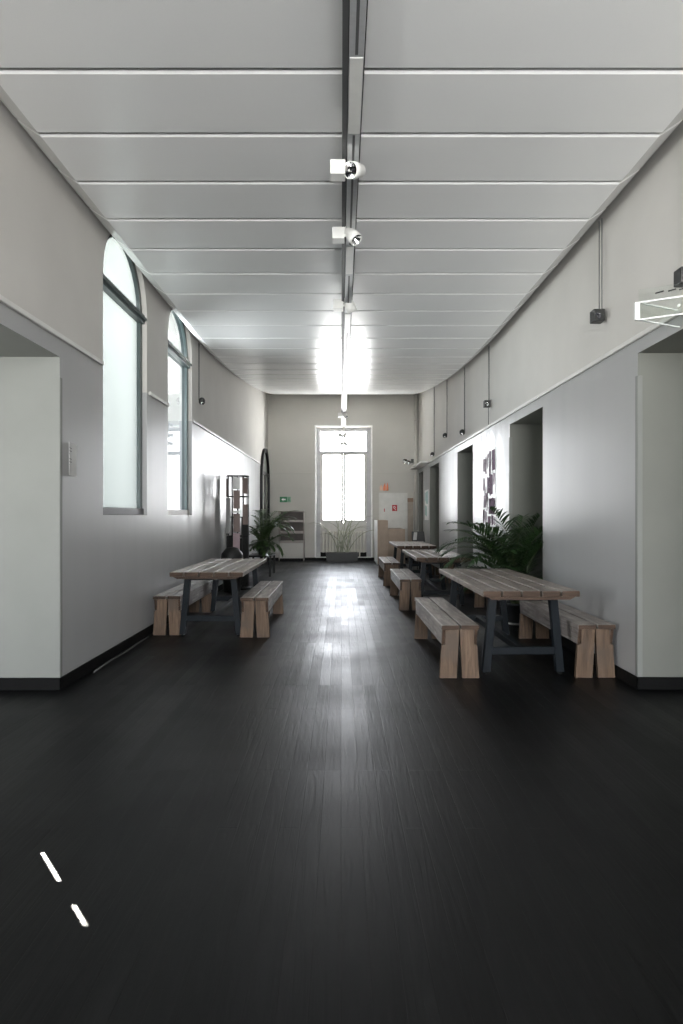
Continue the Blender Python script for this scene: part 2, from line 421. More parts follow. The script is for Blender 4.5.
# end wall with the tall window recess
EW = (-0.77, 0.924, 0.10, 4.123)
mb = MB()
columns(mb, 'X', YE, YE + 0.55, [XL - 0.4, XR + 0.7], [(EW[0], EW[1], EW[2], EW[3], False)], WALL_TOP, 50, (0, 0))
struct(mb.build('wall_far', M['end_wall']))

# hall behind the camera: back wall with a wide unseen window, added for light
mb = MB(); columns(mb, 'X', -6.3, -6.0, [-6.2, 6.2], [(-0.8, 2.3, 0.3, 5.0, False)], WALL_TOP, 50, (0, 0))
struct(mb.build('wall_back', M['wall_up']))

# side passages
mb = MB()
mb.box(-5.8, 4.96, 0, -3.2155, 5.02, 2.665); mb.box(-3.1585, 4.96, 0, XL - 0.42, 5.02, 2.665)
mb.box(-3.2155, 4.96, 0, -3.1585, 5.02, 1.477); mb.box(-3.2155, 4.96, 1.587, -3.1585, 5.02, 1.607); mb.box(-3.2155, 4.96, 1.679, -3.1585, 5.02, 2.665)
mb.box(-5.8, 1.0, 0, XL - 0.42, 1.2, 2.665)
mb.box(-5.8, 1.0, 2.665, XL - 0.42, 5.2, 2.8)
columns(mb, 'Y', -6.0, -5.8, [1.0, 5.2], [(1.5, 2.7, 0.4, 2.2, False)], 2.8, 50, (0, 0))
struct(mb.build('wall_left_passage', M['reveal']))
mb = MB()
mb.box(XR + 0.75, 4.98, 0, 5.8, 5.2, 2.70); mb.box(XR + 0.75, 1.0, 0, 5.8, 1.2, 2.70); mb.box(XR + 0.75, 1.0, 2.70, 5.8, 5.2, 2.85)
mb.box(5.6, 1.2, 0, 5.8, 4.98, 2.70)
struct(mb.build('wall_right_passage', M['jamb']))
# doors closing the deep right-hand openings
for k, (a, b) in enumerate(RO):
    mb = MB(); mb.box(XR + 0.62, a, 0, XR + 0.68, b, 2.68)
    for z0, z1 in ((0.2, 1.15), (1.3, 2.45)):
        mb.box(XR + 0.605, a + 0.16, z0, XR + 0.62, b - 0.16, z1, bev=0.006)
    d = struct(mb.build('door_%d' % (k + 1), M['door']))
    h = MB(); h.tube([(XR + 0.60, b - 0.09, 1.05), (XR + 0.54, b - 0.09, 1.05), (XR + 0.54, b - 0.22, 1.05)], 0.011)
    h.build('door_handle', M['alu'], d)

# outer roof slab above the hung ceiling
mb = MB(); mb.box(-6.4, -6.4, WALL_TOP, 6.4, 20.2, WALL_TOP + 0.2)
struct(mb.build('ceiling_slab', M['plenum']))

# hung ceiling of long white panels, left and right of the light track
mb = MB()
Y0, PITCH = 3.574, 0.60
def strip(xa, xb, xo, xl, ya, yb, sgn):
    """one panel: flat field, chamfered outer edge, rolled lip; small bevel along both seams"""
    g = 0.010; bv = 0.016
    prof = [(ya + g, 0.022), (ya + g, 0.010), (ya + g + bv, 0.0), (yb - g - bv, 0.0), (yb - g, 0.010), (yb - g, 0.022)]
    pts = []
    for (x, dz) in ((xa, 0.0), (xb, 0.0), (xo, 0.078), (xl, 0.108), (xl - sgn * 0.004, 0.115)):
        pts.append([(x, y, zc(y) + d + dz) for y, d in prof])
    for a, b in zip(pts, pts[1:]):
        for k in range(len(prof) - 1):
            q = [a[k], b[k], b[k + 1], a[k + 1]]
            mb.face(q if sgn < 0 else list(reversed(q)))
n = -15
while True:
    ya = Y0 + PITCH * n; yb = ya + PITCH; n += 1
    if ya > YE: break
    yb = min(yb, YE - 0.005)
    if ya < -5.95: continue
    if yb - ya < 0.08: continue
    strip(0.010, -2.03, -2.15, -2.188, ya, yb, -1)
    strip(0.135, 2.15, 2.27, 2.308, ya, yb, 1)
struct(mb.build('ceiling', M['ceiling']))
# support tray seen in the seams, above the panels
mb = MB()
yy = [-5.9 + 0.5 * k for k in range(51)]
yy = [y for y in yy if y < YE - 0.02] + [YE - 0.01]
for a, b in zip(yy, yy[1:]):
    za, zb = zc(a) + 0.12, zc(b) + 0.12
    mb.face([(-2.1, a, za), (-2.1, b, zb), (2.2, b, zb), (2.2, a, za)])
struct(mb.build('ceiling_backing', M['plenum']))

# skirting boards
def skirt(name, boxes):
    mb = MB()
    for b in boxes: mb.box(*b, bev=0.004)
    struct(mb.build(name, M['skirt']))
skirt('baseboard_left', [(XL, 4.945, 0, XL + 0.014, 17.2, 0.10), (XL - 3.5, 4.945, 0, XL + 0.014, 4.959, 0.10), (XL, -6.0, 0, XL + 0.014, 1.2, 0.10)])
rb = [(XR - 0.014, 4.965, 0, XR, RO[0][0], 0.10), (XR - 0.014, 4.965, 0, XR + 3.2, 4.979, 0.10), (XR - 0.014, -6.0, 0, XR, 1.2, 0.10)]
for (a0, b0), (a1, b1) in zip(RO, RO[1:]): rb.append((XR - 0.014, b0, 0, XR, a1, 0.10))
skirt('baseboard_right', rb)
skirt('baseboard_far', [(XL + 0.014, YE - 0.014, 0, XR - 0.014, YE, 0.09), (EW[0], YE + 0.235, 0.10, EW[1], YE + 0.25, 0.24)])

# picture rails
def rail(name, boxes):
    mb = MB()
    for (x0, y0, x1, y1) in boxes:
        mb.box(x0, y0, RAIL_Z - 0.016, x1, y1, RAIL_Z + 0.022, bev=0.006)
    struct(mb.build(name, M['rail']))
rail('trim_1', [(XL, -6, XL + 0.028, 5.82), (XL, W1[1] + 0.06, XL + 0.028, W2[0] - 0.02), (XL, W2[1] + 0.03, XL + 0.028, 17.15)])
rail('trim_2', [(XR - 0.028, -6, XR, 16.6)])
mb = MB(); mb.box(XL, YE - 0.012, 2.685, EW[0] - 0.06, YE, 2.715, bev=0.004); mb.box(EW[1] + 0.06, YE - 0.012, 2.685, XR, YE, 2.715, bev=0.004)
struct(mb.build('trim_3', M['end_wall']))
mb = MB(); mb.box(2.13, 16.6, RAIL_Z - 0.02, XR, YE, RAIL_Z + 0.025, bev=0.006)
struct(mb.build('trim_4', M['rail']))
# corner guards on the two near wall corners and the palm niche
def guard(name, x, y, sx, sy, ztop):
    mb = MB()
    mb.box(x, y - sy * 0.006, 0.10, x + sx * 0.035, y, ztop, bev=0.002)
    mb.box(x - sx * 0.006, y - sy * 0.006, 0.10, x, y + sy * 0.035, ztop, bev=0.002)
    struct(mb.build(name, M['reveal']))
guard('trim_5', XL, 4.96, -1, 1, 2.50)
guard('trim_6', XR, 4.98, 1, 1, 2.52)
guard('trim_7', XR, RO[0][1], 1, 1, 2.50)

# arched windows in the left wall
def arched_window(num, w, pane_mat, dark_bottom):
    root = bpy.data.objects.new('window_%d' % num, None); COL.objects.link(root); struct(root)
    x = XL - 0.085; c = (w[0] + w[1]) / 2; r = (w[1] - w[0]) / 2; f = 0.075
    mb = MB()
    mb.box(x - 0.05, w[0], SILL, x + 0.03, w[0] + f, SPRING); mb.box(x - 0.05, w[1] - f, SILL, x + 0.03, w[1], SPRING)
    mb.box(x - 0.06, w[0], SPRING - 0.07, x + 0.06, w[1], SPRING + 0.03)
    mb.box(x - 0.06, w[0], SPRING - 0.035, x + 0.085, w[1], SPRING - 0.005)
    nseg = 24
    for k in range(nseg):
        t0, t1 = PI * k / nseg, PI * (k + 1) / nseg
        P = lambda rr, t, xx: (xx, c + rr * math.cos(t), SPRING + rr * math.sin(t))
        mb.hexa([P(r - f, t0, x - 0.05), P(r, t0, x - 0.05), P(r, t1, x - 0.05), P(r - f, t1, x - 0.05)],
                [P(r - f, t0, x + 0.03), P(r, t0, x + 0.03), P(r, t1, x + 0.03), P(r - f, t1, x + 0.03)])
    mb.build('window_frame', M['frame_dark'], root)
    mb = MB(); mb.box(x - 0.05, w[0], SILL, x + 0.05, w[1], SILL + 0.075, bev=0.006)
    mb.build('bottom_rail', M['sill_dark'] if dark_bottom else M['frame_white'], root)
    mb = MB()
    n2 = 24; arc = [(c + (r - 0.02) * math.cos(PI * k / n2), SPRING + (r - 0.02) * math.sin(PI * k / n2)) for k in range(n2 + 1)]
    outline = [(w[0] + 0.02, SILL + 0.02), (w[1] - 0.02, SILL + 0.02)] + arc
    mb.face([(x - 0.01, a, b) for a, b in outline])
    mb.build('pane', pane_mat, root)
    return root
arched_window(1, W1, M['frost'], True)
arched_window(2, W2, M['glass_tint'], False)

# tall end window: transom light over two casements, panelled foot
root = bpy.data.objects.new('window_3', None); COL.objects.link(root); struct(root)
yw = YE + 0.25
mb = MB()
def fr(x0, z0, x1, z1, d=0.03): mb.box(x0, yw - d, z0, x1, yw + 0.04, z1, bev=0.005)
L, R_, B, T = EW[0], EW[1], EW[2], EW[3]
fr(L, B, L + 0.13, T); fr(R_ - 0.13, B, R_, T); fr(L + 0.13, T - 0.12, R_ - 0.13, T)
fr(L + 0.13, 3.31, R_ - 0.13, 3.385, 0.05)
mb.build('window_frame', M['frame_grey'], root)
mb = MB()
cx = 0.077
for x0, x1 in ((L + 0.13, cx - 0.004), (cx + 0.004, R_ - 0.13)):
    mb.box(x0, yw - 0.02, 1.15, x0 + 0.07, yw + 0.03, 3.31, bev=0.005); mb.box(x1 - 0.07, yw - 0.02, 1.15, x1, yw + 0.03, 3.31, bev=0.005)
    mb.box(x0 + 0.045, yw - 0.02, 3.265, x1 - 0.045, yw + 0.03, 3.31, bev=0.005); mb.box(x0 + 0.045, yw - 0.02, 1.15, x1 - 0.045, yw + 0.03, 1.25, bev=0.005)
mb.build('casement', M['frame_white'], root)
mb = MB(); mb.box(L + 0.13, yw - 0.01, B, R_ - 0.13, yw + 0.04, 1.15, bev=0.004)
mb.build('foot_panel', M['frame_white'], root)
mb = MB()
mb.face([(L + 0.1, yw + 0.012, 1.2), (R_ - 0.1, yw + 0.012, 1.2), (R_ - 0.1, yw + 0.012, T - 0.1), (L + 0.1, yw + 0.012, T - 0.1)])
mb.build('pane', M['glass_dim'], root)
mb = MB()
mb.box(L - 0.045, YE - 0.02, 0.10, L, YE, T + 0.045, bev=0.004); mb.box(R_, YE - 0.02, 0.10, R_ + 0.045, YE, T + 0.045, bev=0.004); mb.box(L, YE - 0.02, T, R_, YE, T + 0.045, bev=0.004)
mb.box(L - 0.02, YE - 0.03, 0.088, R_ + 0.02, YE, 0.105, bev=0.003)
mb.build('casing', M['casing'], root)
# unseen back and passage windows, added for light (behind and beside the camera)
def added_window(num, kind, a0, a1, z0, z1, f, mat):
    root = bpy.data.objects.new('window_%d' % num, None); COL.objects.link(root); struct(root)
    mb = MB(); k = 0.06; am = (a0 + a1) / 2
    for u0, u1, w0, w1 in ((a0, a0 + k, z0, z1), (a1 - k, a1, z0, z1), (a0, a1, z0, z0 + k), (a0, a1, z1 - k, z1), (am - k / 2, am + k / 2, z0, z1)):
        if kind == 'X': mb.box(u0, f - 0.03, w0, u1, f + 0.03, w1)
        else: mb.box(f - 0.03, u0, w0, f + 0.03, u1, w1)
    mb.build('window_frame', M['frame_white'], root)
    mb = MB()
    if kind == 'X': mb.face([(a0, f, z0), (a1, f, z0), (a1, f, z1), (a0, f, z1)])
    else: mb.face([(f, a0, z0), (f, a1, z0), (f, a1, z1), (f, a0, z1)])
    mb.build('pane', mat, root)
added_window(4, 'X', -0.8, 2.3, 0.3, 5.0, -6.15, M['glass'])
added_window(5, 'Y', 1.5, 2.7, 0.4, 2.2, -5.9, M['glass'])

# arched dark-framed door in the far left corner
root = bpy.data.objects.new('door_5', None); COL.objects.link(root); struct(root)
a, b, sp = 17.24, 19.02, 2.45; c, r, f = (a + b) / 2, (b - a) / 2, 0.11
mb = MB()
mb.box(XL, a, 0, XL + 0.07, a + f, sp); mb.box(XL, b - f, 0, XL + 0.07, b, sp); mb.box(XL, a + f, sp + 0.1, XL + 0.065, b - f, sp + 0.19)
mb.box(XL, c - 0.04, 0, XL + 0.045, c + 0.04, sp + 0.1)
for k in range(24):
    t0, t1 = PI * k / 24, PI * (k + 1) / 24
    P = lambda rr, t, xx: (xx, c + rr * math.cos(t), sp + rr * math.sin(t))
    mb.hexa([P(r - f, t0, XL), P(r, t0, XL), P(r, t1, XL), P(r - f, t1, XL)], [P(r - f, t0, XL + .07), P(r, t0, XL + .07), P(r, t1, XL + .07), P(r - f, t1, XL + .07)])
mb.build('door_frame', M['black_metal'], root)
mb = MB(); mb.face([(XL + 0.012, a + 0.02, 0.02), (XL + 0.012, b - 0.02, 0.02)] + [(XL + 0.012, c + (r - 0.02) * math.cos(PI * k / 20), sp + (r - 0.02) * math.sin(PI * k / 20)) for k in range(21)])
mb.build('pane', M['arch_pane'], root)

# ------------------------------------------------------------------ tables
def make_table(name, label):
    t = thing(name, label, 'table', group='plank-topped tables')
    L2, W2_, ztop, th = 1.10, 0.41, 0.76, 0.050
    mb = MB(); n = 5; g = 0.016; pw = (2 * W2_ - g * (n - 1)) / n
    for k in range(n):
        x0 = -W2_ + k * (pw + g); e = random.uniform(-0.006, 0.006)
        fs = mb.box(x0, -L2 + e, ztop - th, x0 + pw, L2 + e, ztop, bev=0.006)
    for f in mb.bm.faces:
        f.normal_update()
        if abs(f.normal.y) > 0.9: f.material_index = 1
    mb.build('tabletop', [M['wood_top'], M['wood_end']], t)
    for s in (-1, 1):
        mb = MB(); y = s * (L2 - 0.06)
        zt, zb = ztop - th, ztop - th - 0.026
        mb.hexa([(-W2_ + 0.08, y - 0.045, zb), (W2_ - 0.08, y - 0.045, zb), (W2_ - 0.08, y + 0.045, zb), (-W2_ + 0.08, y + 0.045, zb)],
                [(-W2_ + 0.03, y - 0.045, zt), (W2_ - 0.03, y - 0.045, zt), (W2_ - 0.03, y + 0.045, zt), (-W2_ + 0.03, y + 0.045, zt)])
        mb.build('batten', M['wood_end'], t)
        y = s * (L2 - 0.25)
        for q in (-1, 1):
            mb = MB(); w = 0.034
            xt, xb = q * 0.262, q * 0.325
            lo = [(xb - w, y - w, 0.022), (xb + w, y - w, 0.022), (xb + w, y + w, 0.022), (xb - w, y + w, 0.022)]
            hi = [(xt - w, y - w, 0.712), (xt + w, y - w, 0.712), (xt + w, y + w, 0.712), (xt - w, y + w, 0.712)]
            mb.hexa(lo, hi, bev=0.004)
            lg = mb.build('leg', M['steel'], t)
            mb = MB(); mb.lathe([(0, 0), (0.024, 0), (0.024, 0.012), (0.012, 0.014), (0.012, 0.03), (0, 0.03)], (xb, y, 0), 12)
            mb.build('foot', M['black_metal'], lg)
        mb = MB(); mb.box(-0.275, y - 0.03, 0.175, 0.275, y + 0.03, 0.24, bev=0.004); mb.build('crossbar', M['steel'], t)
        mb = MB(); mb.box(-0.235, y - 0.03, 0.65, 0.235, y + 0.03, 0.71, bev=0.004); mb.build('crossbar', M['steel'], t)
    mb = MB(); mb.box(-0.032, -(L2 - 0.28), 0.178, 0.032, L2 - 0.28, 0.237, bev=0.004); mb.build('stretcher', M['steel'], t)
    return t

def make_bench():
    t = thing('bench', 'x', 'bench', group='two-plank wooden benches')
    L2, W2_, zt, th = 0.90, 0.16, 0.46, 0.038
    mb = MB()
    mb.box(-W2_, -L2, zt - th, -0.008, L2, zt, bev=0.005); mb.box(0.008, -L2 + 0.004, zt - th, W2_, L2 - 0.003, zt, bev=0.004)
    for f in mb.bm.faces:
        f.normal_update()
        if abs(f.normal.y) > 0.9: f.material_index = 1
    mb.build('seat', [M['wood_seat'], M['wood_end']], t)
    for q in (-1, 1):
        mb = MB(); xo, xi = q * (W2_ - 0.008), q * (W2_ - 0.036)
        z0, z1 = zt - th - 0.135, zt - th
        a = [(xi, -L2 + 0.02, z1), (xi, L2 - 0.02, z1), (xi, L2 - 0.055, z0), (xi, -L2 + 0.055, z0)]
        b = [(xo, y, z) for _, y, z in a]
        if q > 0: mb.hexa(list(reversed(a)), list(reversed(b)), bev=0.003)
        else: mb.hexa(a, b, bev=0.003)
        for f in mb.bm.faces:
            f.normal_update()
            if abs(f.normal.y) > 0.5: f.material_index = 1
        mb.build('apron', [M['wood_seat'], M['wood_end']], t)
    for s in (-1, 1):
        yo, yi = s * (L2 - 0.035), s * (L2 - 0.078)
        y0, y1 = min(yo, yi), max(yo, yi)
        for q in (-1, 1):
            mb = MB()
            # each end is two splayed boards leaving a narrow V between them
            prof = [(q * 0.002, zt - th), (q * 0.122, zt - th), (q * 0.122, 0.287), (q * 0.152, 0.285), (q * 0.170, 0.0), (q * 0.024, 0.0)]
            a = [(x, y0, z) for x, z in prof]; b = [(x, y1, z) for x, z in prof]
            if q > 0: mb.hexa(a, b, bev=0.002)
            else: mb.hexa(list(reversed(a)), list(reversed(b)), bev=0.002)
            mb.build('leg', M['wood_leg'], t)
    return t

tab0 = make_table('plank_table', '')
tabs = [(1.592, 6.32, 0.012, 'plank table nearest the camera on the right, its top widest in view'),
        (1.545, 10.42, 0.0, 'plank table in the middle of the row of three along the right wall'),
        (1.575, 13.95, 0.0, 'farthest plank table by the right wall, before the tan cabinet'),
        (-1.505, 8.02, 0.0, 'plank table alone on the left side below the two tall windows')]
for i, (x, y, rz, lab) in enumerate(tabs):
    o = tab0 if i == 0 else copy_tree(tab0)
    o.location = (x, y, 0); o.rotation_euler = (0, 0, rz); o['label'] = lab
ben0 = make_bench()
bens = [(1.008, 6.18, 0.010, 'aisle bench at the nearest right table, its two end boards facing the viewer'),
        (1.02, 9.96, 0.0, 'aisle bench at the middle right table, second bench along the aisle'),
        (1.005, 13.08, 0.0, 'aisle bench at the farthest right table, smallest in view'),
        (2.19, 6.20, 0.0, 'bench against the right wall beside the nearest right table'),
        (2.19, 10.25, 0.0, 'bench against the right wall behind the middle right table, mostly hidden'),
        (2.19, 13.65, 0.0, 'bench against the right wall behind the farthest right table'),
        (-2.02, 8.08, 0.0, 'bench against the left wall under the tall windows'),
        (-0.985, 7.95, 0.0, 'aisle bench on the right side of the lone left table')]
for i, (x, y, rz, lab) in enumerate(bens):
    o = ben0 if i == 0 else copy_tree(ben0)
    o.location = (x, y, 0); o.rotation_euler = (0, 0, rz); o['label'] = lab

# ------------------------------------------------------------------ ceiling light track and its spotlights
TZ = 3.85
t = thing('light_track', 'aluminium light track running down the middle of the white ceiling', 'light track', (0.083, 0, TZ))
mb = MB()
mb.box(-0.040, -5.5, 0.0, 0.040, 17.3, 0.055, bev=0.004)
mb.build('channel', M['alu'], t)
mb = MB(); mb.box(-0.076, -5.5, 0.018, -0.044, 17.3, 0.075); mb.build('slot_shadow_strip', M['alu_dark'], t)  # dark strip painted in for the shadow in the ceiling slot
for a, b in ((1.0, 3.3), (4.0, 5.62), (6.35, 7.5), (8.35, 9.6), (10.4, 11.9), (12.6, 14.1), (14.8, 16.6)):
    mb = MB(); mb.box(-0.008, a, -0.0015, 0.008, b, 0.004); mb.build('slot', M['alu_dark'], t)
for a, b in ((3.32, 3.98), (5.66, 6.3), (7.55, 8.3), (9.65, 10.35), (11.95, 12.55)):
    mb = MB(); mb.box(-0.036, a, -0.004, 0.036, b, 0.0, bev=0.001); mb.build('cover_plate', M['white_plastic'], t)
for y in (-3.0, 1.2, 3.05, 4.4, 6.6, 9.0, 11.4, 13.8, 16.2):
    mb = MB(); mb.tube([(-0.06, y, 0.07), (-0.06, y, zc(y) - TZ + 0.1)], 0.006, 8); mb.build('hanger', M['alu'], t)

def spotlight(x, y, z, aim, label, drop=0.0, s=1.0, shade='white_plastic'):
    """driver box under the track with a can-shaped head on a swivel arm"""
    t = thing('track_spotlight', label, 'spotlight', (x, y, z), group='spotlights on the ceiling track')
    mb = MB(); mb.box(-0.135 * s, -0.055 * s, -0.05 * s, -0.03 * s, 0.055 * s, 0.05 * s, bev=0.006); mb.build('driver_box', M[shade], t)
    mb = MB(); mb.tube([(0, 0, TZ - z), (0, 0, 0.02)], 0.012, 10); mb.tube([(-0.06 * s, 0, 0.0), (0.0, 0, 0.0)], 0.012, 10); mb.build('swivel_arm', M[shade], t)
    a = Vector(aim).normalized()
    R, Lh = 0.056 * s, 0.155 * s
    c = Vector((0.035 * s, 0, 0)) - a * Lh * 0.55
    mb = MB(); mb.lathe([(0, 0), (R * 0.72, 0), (R * 0.8, 0.008), (R * 0.86, Lh * 0.45), (R, Lh * 0.55), (R, Lh), (R * 0.93, Lh), (R * 0.90, Lh - 0.012)], c, 24, 0, a)
    h = mb.build('lamp_head', M[shade], t)
    mb = MB(); mb.lathe([(R * 0.91, Lh - 0.010), (R * 0.5, Lh - 0.05 * s), (R * 0.22, Lh - 0.065 * s), (0, Lh - 0.066 * s)], c, 24, 0, a); mb.build('reflector', M['chrome'], h)
    mb = MB(); mb.lathe([(R * 0.20, Lh - 0.064 * s), (R * 0.2, Lh - 0.03 * s), (0, Lh - 0.026 * s)], c, 12, 0, a); mb.build('bulb', M['lens'], h)
    return t
spotlight(0.06, 4.30, 3.79, (-0.50, -0.78, -0.40), 'white track spotlight nearest the camera, its round face turned to the left', 0, 1.0)
spotlight(0.06, 5.32, 3.80, (0.55, -0.35, -0.75), 'white track spotlight second from the camera, head tipped down to the right', 0, 1.0)
spotlight(0.06, 7.22, 3.84, (0.40, 0.30, -0.80), 'white track spotlight third from the camera, seen from behind', 0, 1.1)
spotlight(0.06, 14.9, 3.80, (0.55, -0.35, -0.75), 'small far track spotlight in front of the end wall above the window', 0, 1.0)
spotlight(0.06, 17.1, 3.60, (-0.45, -0.5, -0.75), 'far spotlight hung low in front of the end window, upper of its pair', 0, 1.0, 'rail')
spotlight(0.09, 17.22, 3.38, (0.4, -0.5, -0.75), 'far spotlight hung lowest in front of the end window, under its twin', 0, 0.9, 'rail')

# ------------------------------------------------------------------ small spotlights hung on cables along the walls
def hang_spot(x, y, z, wall_sign, label, boxy=True, ext=0.0):
    t = thing('hanging_spotlight', label, 'spotlight', (x, y, z), group='black spotlights hung along the walls')
    top = zc(y) + 0.10 - z
    xc = wall_sign * 0.025
    for k in (-1, 1):
        mb = MB(); mb.tube([(xc, k * 0.028, 0.02 if k < 0 or not ext else -ext), (xc, k * 0.028, top)], 0.0055, 6); mb.build('cable', M['cable'], t)
    mb = MB()
    if boxy:
        mb.box(-0.055, -0.05, -0.055, 0.045, 0.05, 0.055, bev=0.008)
        h = mb.build('housing', M['black_plastic'], t)
        mb = MB(); mb.lathe([(0.03, 0), (0.03, 0.006), (0.024, 0.008), (0.018, 0.003), (0, 0.002)], (-0.02, -0.05, -0.012), 18, 0, (-0.35, -0.9, -0.25)); mb.build('lens', M['lens'] if not ext else M['chrome'], h)
    else:
        mb.lathe([(0, -0.05), (0.03, -0.045), (0.05, -0.02), (0.052, 0.02), (0.04, 0.045), (0.02, 0.06), (0, 0.062)], (-wall_sign * 0.02, 0, 0), 18)
        h = mb.build('housing', M['black_plastic'], t)
        mb = MB(); mb.lathe([(0.022, 0), (0.022, 0.012), (0, 0.014)], (-wall_sign * 0.03, -0.035, -0.03), 14, 0, (-wall_sign * 0.5, -0.6, -0.6)); mb.build('lens', M['chrome'], h)
    return t
hang_spot(2.315, 4.17, 3.0, 1, 'black hanging spotlight at the right edge of the view above the clear sign')
hang_spot(2.315, 5.59, 3.19, 1, 'black box spotlight hung on cables on the right wall, nearest whole one')
hang_spot(2.315, 9.81, 3.156, 1, 'black box spotlight on the right wall above the palm niche', True, 0.32)
hang_spot(2.315, 11.74, 2.96, 1, 'black round spotlight on the right wall, third from the camera', False)
hang_spot(2.315, 13.69, 3.15, 1, 'black round spotlight on the right wall, hung highest of the far three', False)
hang_spot(2.315, 15.57, 2.92, 1, 'farthest black spotlight on the right wall, near the end pipe', False)
hang_spot(-2.19, 9.67, 3.17, -1, 'single black spotlight hung on two cables on the left wall', False)

# ------------------------------------------------------------------ clear V-shaped sign over the right passage
t = thing('acrylic_sign', 'clear acrylic V-shaped sign jutting from the right wall above the passage', 'sign', (2.015, 4.2, 2.78))
def plate(dx, dy, h0, h1, name):
    d = Vector((dx, dy, 0)); nrm = Vector((-dy, dx, 0)).normalized() * 0.005
    mb = MB()
    mb.hexa([-nrm + Vector((0, 0, h0)), d - nrm + Vector((0, 0, h0)), d + nrm + Vector((0, 0, h0)), nrm + Vector((0, 0, h0))],
            [-nrm + Vector((0, 0, h1)), d - nrm + Vector((0, 0, h1)), d + nrm + Vector((0, 0, h1)), nrm + Vector((0, 0, h1))])
    p = mb.build(name, M['acrylic'], t)
    for z in (h0, h1):
        e = MB(); e.bar(Vector((0, 0, z)), d + Vector((0, 0, z)), 0.012, 0.009); e.build('edge', M['acrylic_edge'], p)
    return p
p1 = plate(0.375, -0.195, -0.058, 0.058, 'panel')
plate(0.375, 0.17, -0.058, 0.058, 'panel')
mb = MB(); mb.box(-0.026, -0.012, -0.060, 0.006, 0.012, 0.060, bev=0.003); mb.build('spine', M['acrylic_edge'], t)
mb = MB()
d = Vector((0.375, -0.195, 0)); nrm = Vector((-0.195, -0.375, 0)).normalized()
for a, b, z in ((0.24, 0.36, 0.108), (0.42, 0.53, 0.110), (0.57, 0.74, 0.110)):
    mb.bar(d * a + nrm * 0.001 + Vector((0, 0, z - 0.004)), d * b + nrm * 0.001 + Vector((0, 0, z + 0.004)), 0.002, 0.009)
mb.build('lettering', M['ink'], t)
mb = MB(); mb.box(0.372, -0.20, -0.07, 0.384, 0.18, 0.16, bev=0.003); mb.build('wall_plate', M['acrylic'], t)
e = MB(); e.hexa([(0.0, -0.003, 0.062), (0.375, -0.198, 0.062), (0.375, -0.194, 0.062), (0.0, 0.001, 0.062)], [(0.0, -0.003, 0.145), (0.375, -0.198, 0.145), (0.375, -0.194, 0.145), (0.0, 0.001, 0.145)])
e.build('upper_panel', M['acrylic'], t)
mb = MB(); mb.lathe([(0, -0.012), (0.009, -0.006), (0.009, 0.006), (0, 0.012)], (0.24, -0.06, 0.02), 10); mb.build('bulb', M['white_plastic'], t)

# ------------------------------------------------------------------ notice on the left wall
t = thing('notice', 'curled grey paper notice on the left wall beside the passage corner', 'notice', (XL, 5.13, 1.86))
mb = MB(); n = 8
def curl(u): return 0.055 * max(0.0, (0.62 - u) / 0.62) ** 1.5 + 0.004
for k in range(n):
    u0, u1 = k / n, (k + 1) / n
    ya, yb = -0.135 + 0.27 * u0, -0.135 + 0.27 * u1
    xa, xb = curl(u0), curl(u1)
    mb.hexa([(xa, ya, -0.135), (xb, yb, -0.135), (xb + 0.002, yb, -0.135), (xa + 0.002, ya, -0.135)], [(xa, ya, 0.135), (xb, yb, 0.135), (xb + 0.002, yb, 0.135), (xa + 0.002, ya, 0.135)])
mb.build('sheet', M['paper'], t)
for j, z in enumerate((0.09, 0.065, 0.04, 0.0, -0.025, -0.05)):
    mb = MB()
    for k in range(1, 3 if j in (2, 5) else 5):
        u0, u1 = k / n, (k + 1) / n
        ya, yb = -0.135 + 0.27 * u0, -0.135 + 0.27 * u1; xa, xb = curl(u0) + 0.0025, curl(u1) + 0.0025
        mb.hexa([(xa, ya, z), (xb, yb, z), (xb + 0.0004, yb, z), (xa + 0.0004, ya, z)], [(xa, ya, z + 0.007), (xb, yb, z + 0.007), (xb + 0.0004, yb, z + 0.007), (xa + 0.0004, ya, z + 0.007)])
    bmesh.ops.remove_doubles(mb.bm, verts=mb.bm.verts[:], dist=1e-5)
    mb.build('text_line', M['ink_grey'], t)

# ------------------------------------------------------------------ prints on the right wall
t = thing('wall_print', 'tall wall print of mauve fragments above the palm on the right wall', 'poster', (XR, 9.98, 1.82))
mb = MB(); mb.box(-0.006, -0.43, -0.60, -0.001, 0.43, 0.62); mb.build('sheet', M['casing'], t)
rnd = random.Random(11)
mb = MB()
def frag(y0, y1, z0, z1, mi, j=0.03):
    q = lambda a: a + rnd.uniform(-j, j)
    mb.face([(-0.0075, q(y0), q(z0)), (-0.0075, q(y0), q(z1)), (-0.0075, q(y1), q(z1)), (-0.0075, q(y1), q(z0))], mi)
# fragments; near column (left in local -y is nearer the viewer)
for y0, y1, z0, z1, mi in ((-0.42, -0.20, 0.28, 0.60, 0), (-0.14, -0.02, 0.22, 0.60, 0), (0.02, 0.12, 0.34, 0.58, 1), (0.17, 0.40, 0.30, 0.50, 1),
                           (-0.26, -0.06, -0.10, 0.22, 0), (-0.04, 0.10, -0.06, 0.20, 0), (-0.40, -0.30, 0.05, 0.24, 1), (0.26, 0.40, -0.02, 0.20, 1),
                           (-0.38, 0.0, -0.40, -0.14, 0), (0.18, 0.38, -0.30, -0.10, 1), (0.06, 0.14, -0.36, -0.16, 1),
                           (-0.30, -0.18, -0.58, -0.42, 0), (-0.12, 0.06, -0.56, -0.44, 0), (0.14, 0.26, -0.58, -0.36, 1), (0.30, 0.40, -0.56, -0.34, 0), (-0.41, -0.34, -0.58, -0.46, 1)):
    frag(y0, y1, z0, z1, mi, 0.022)
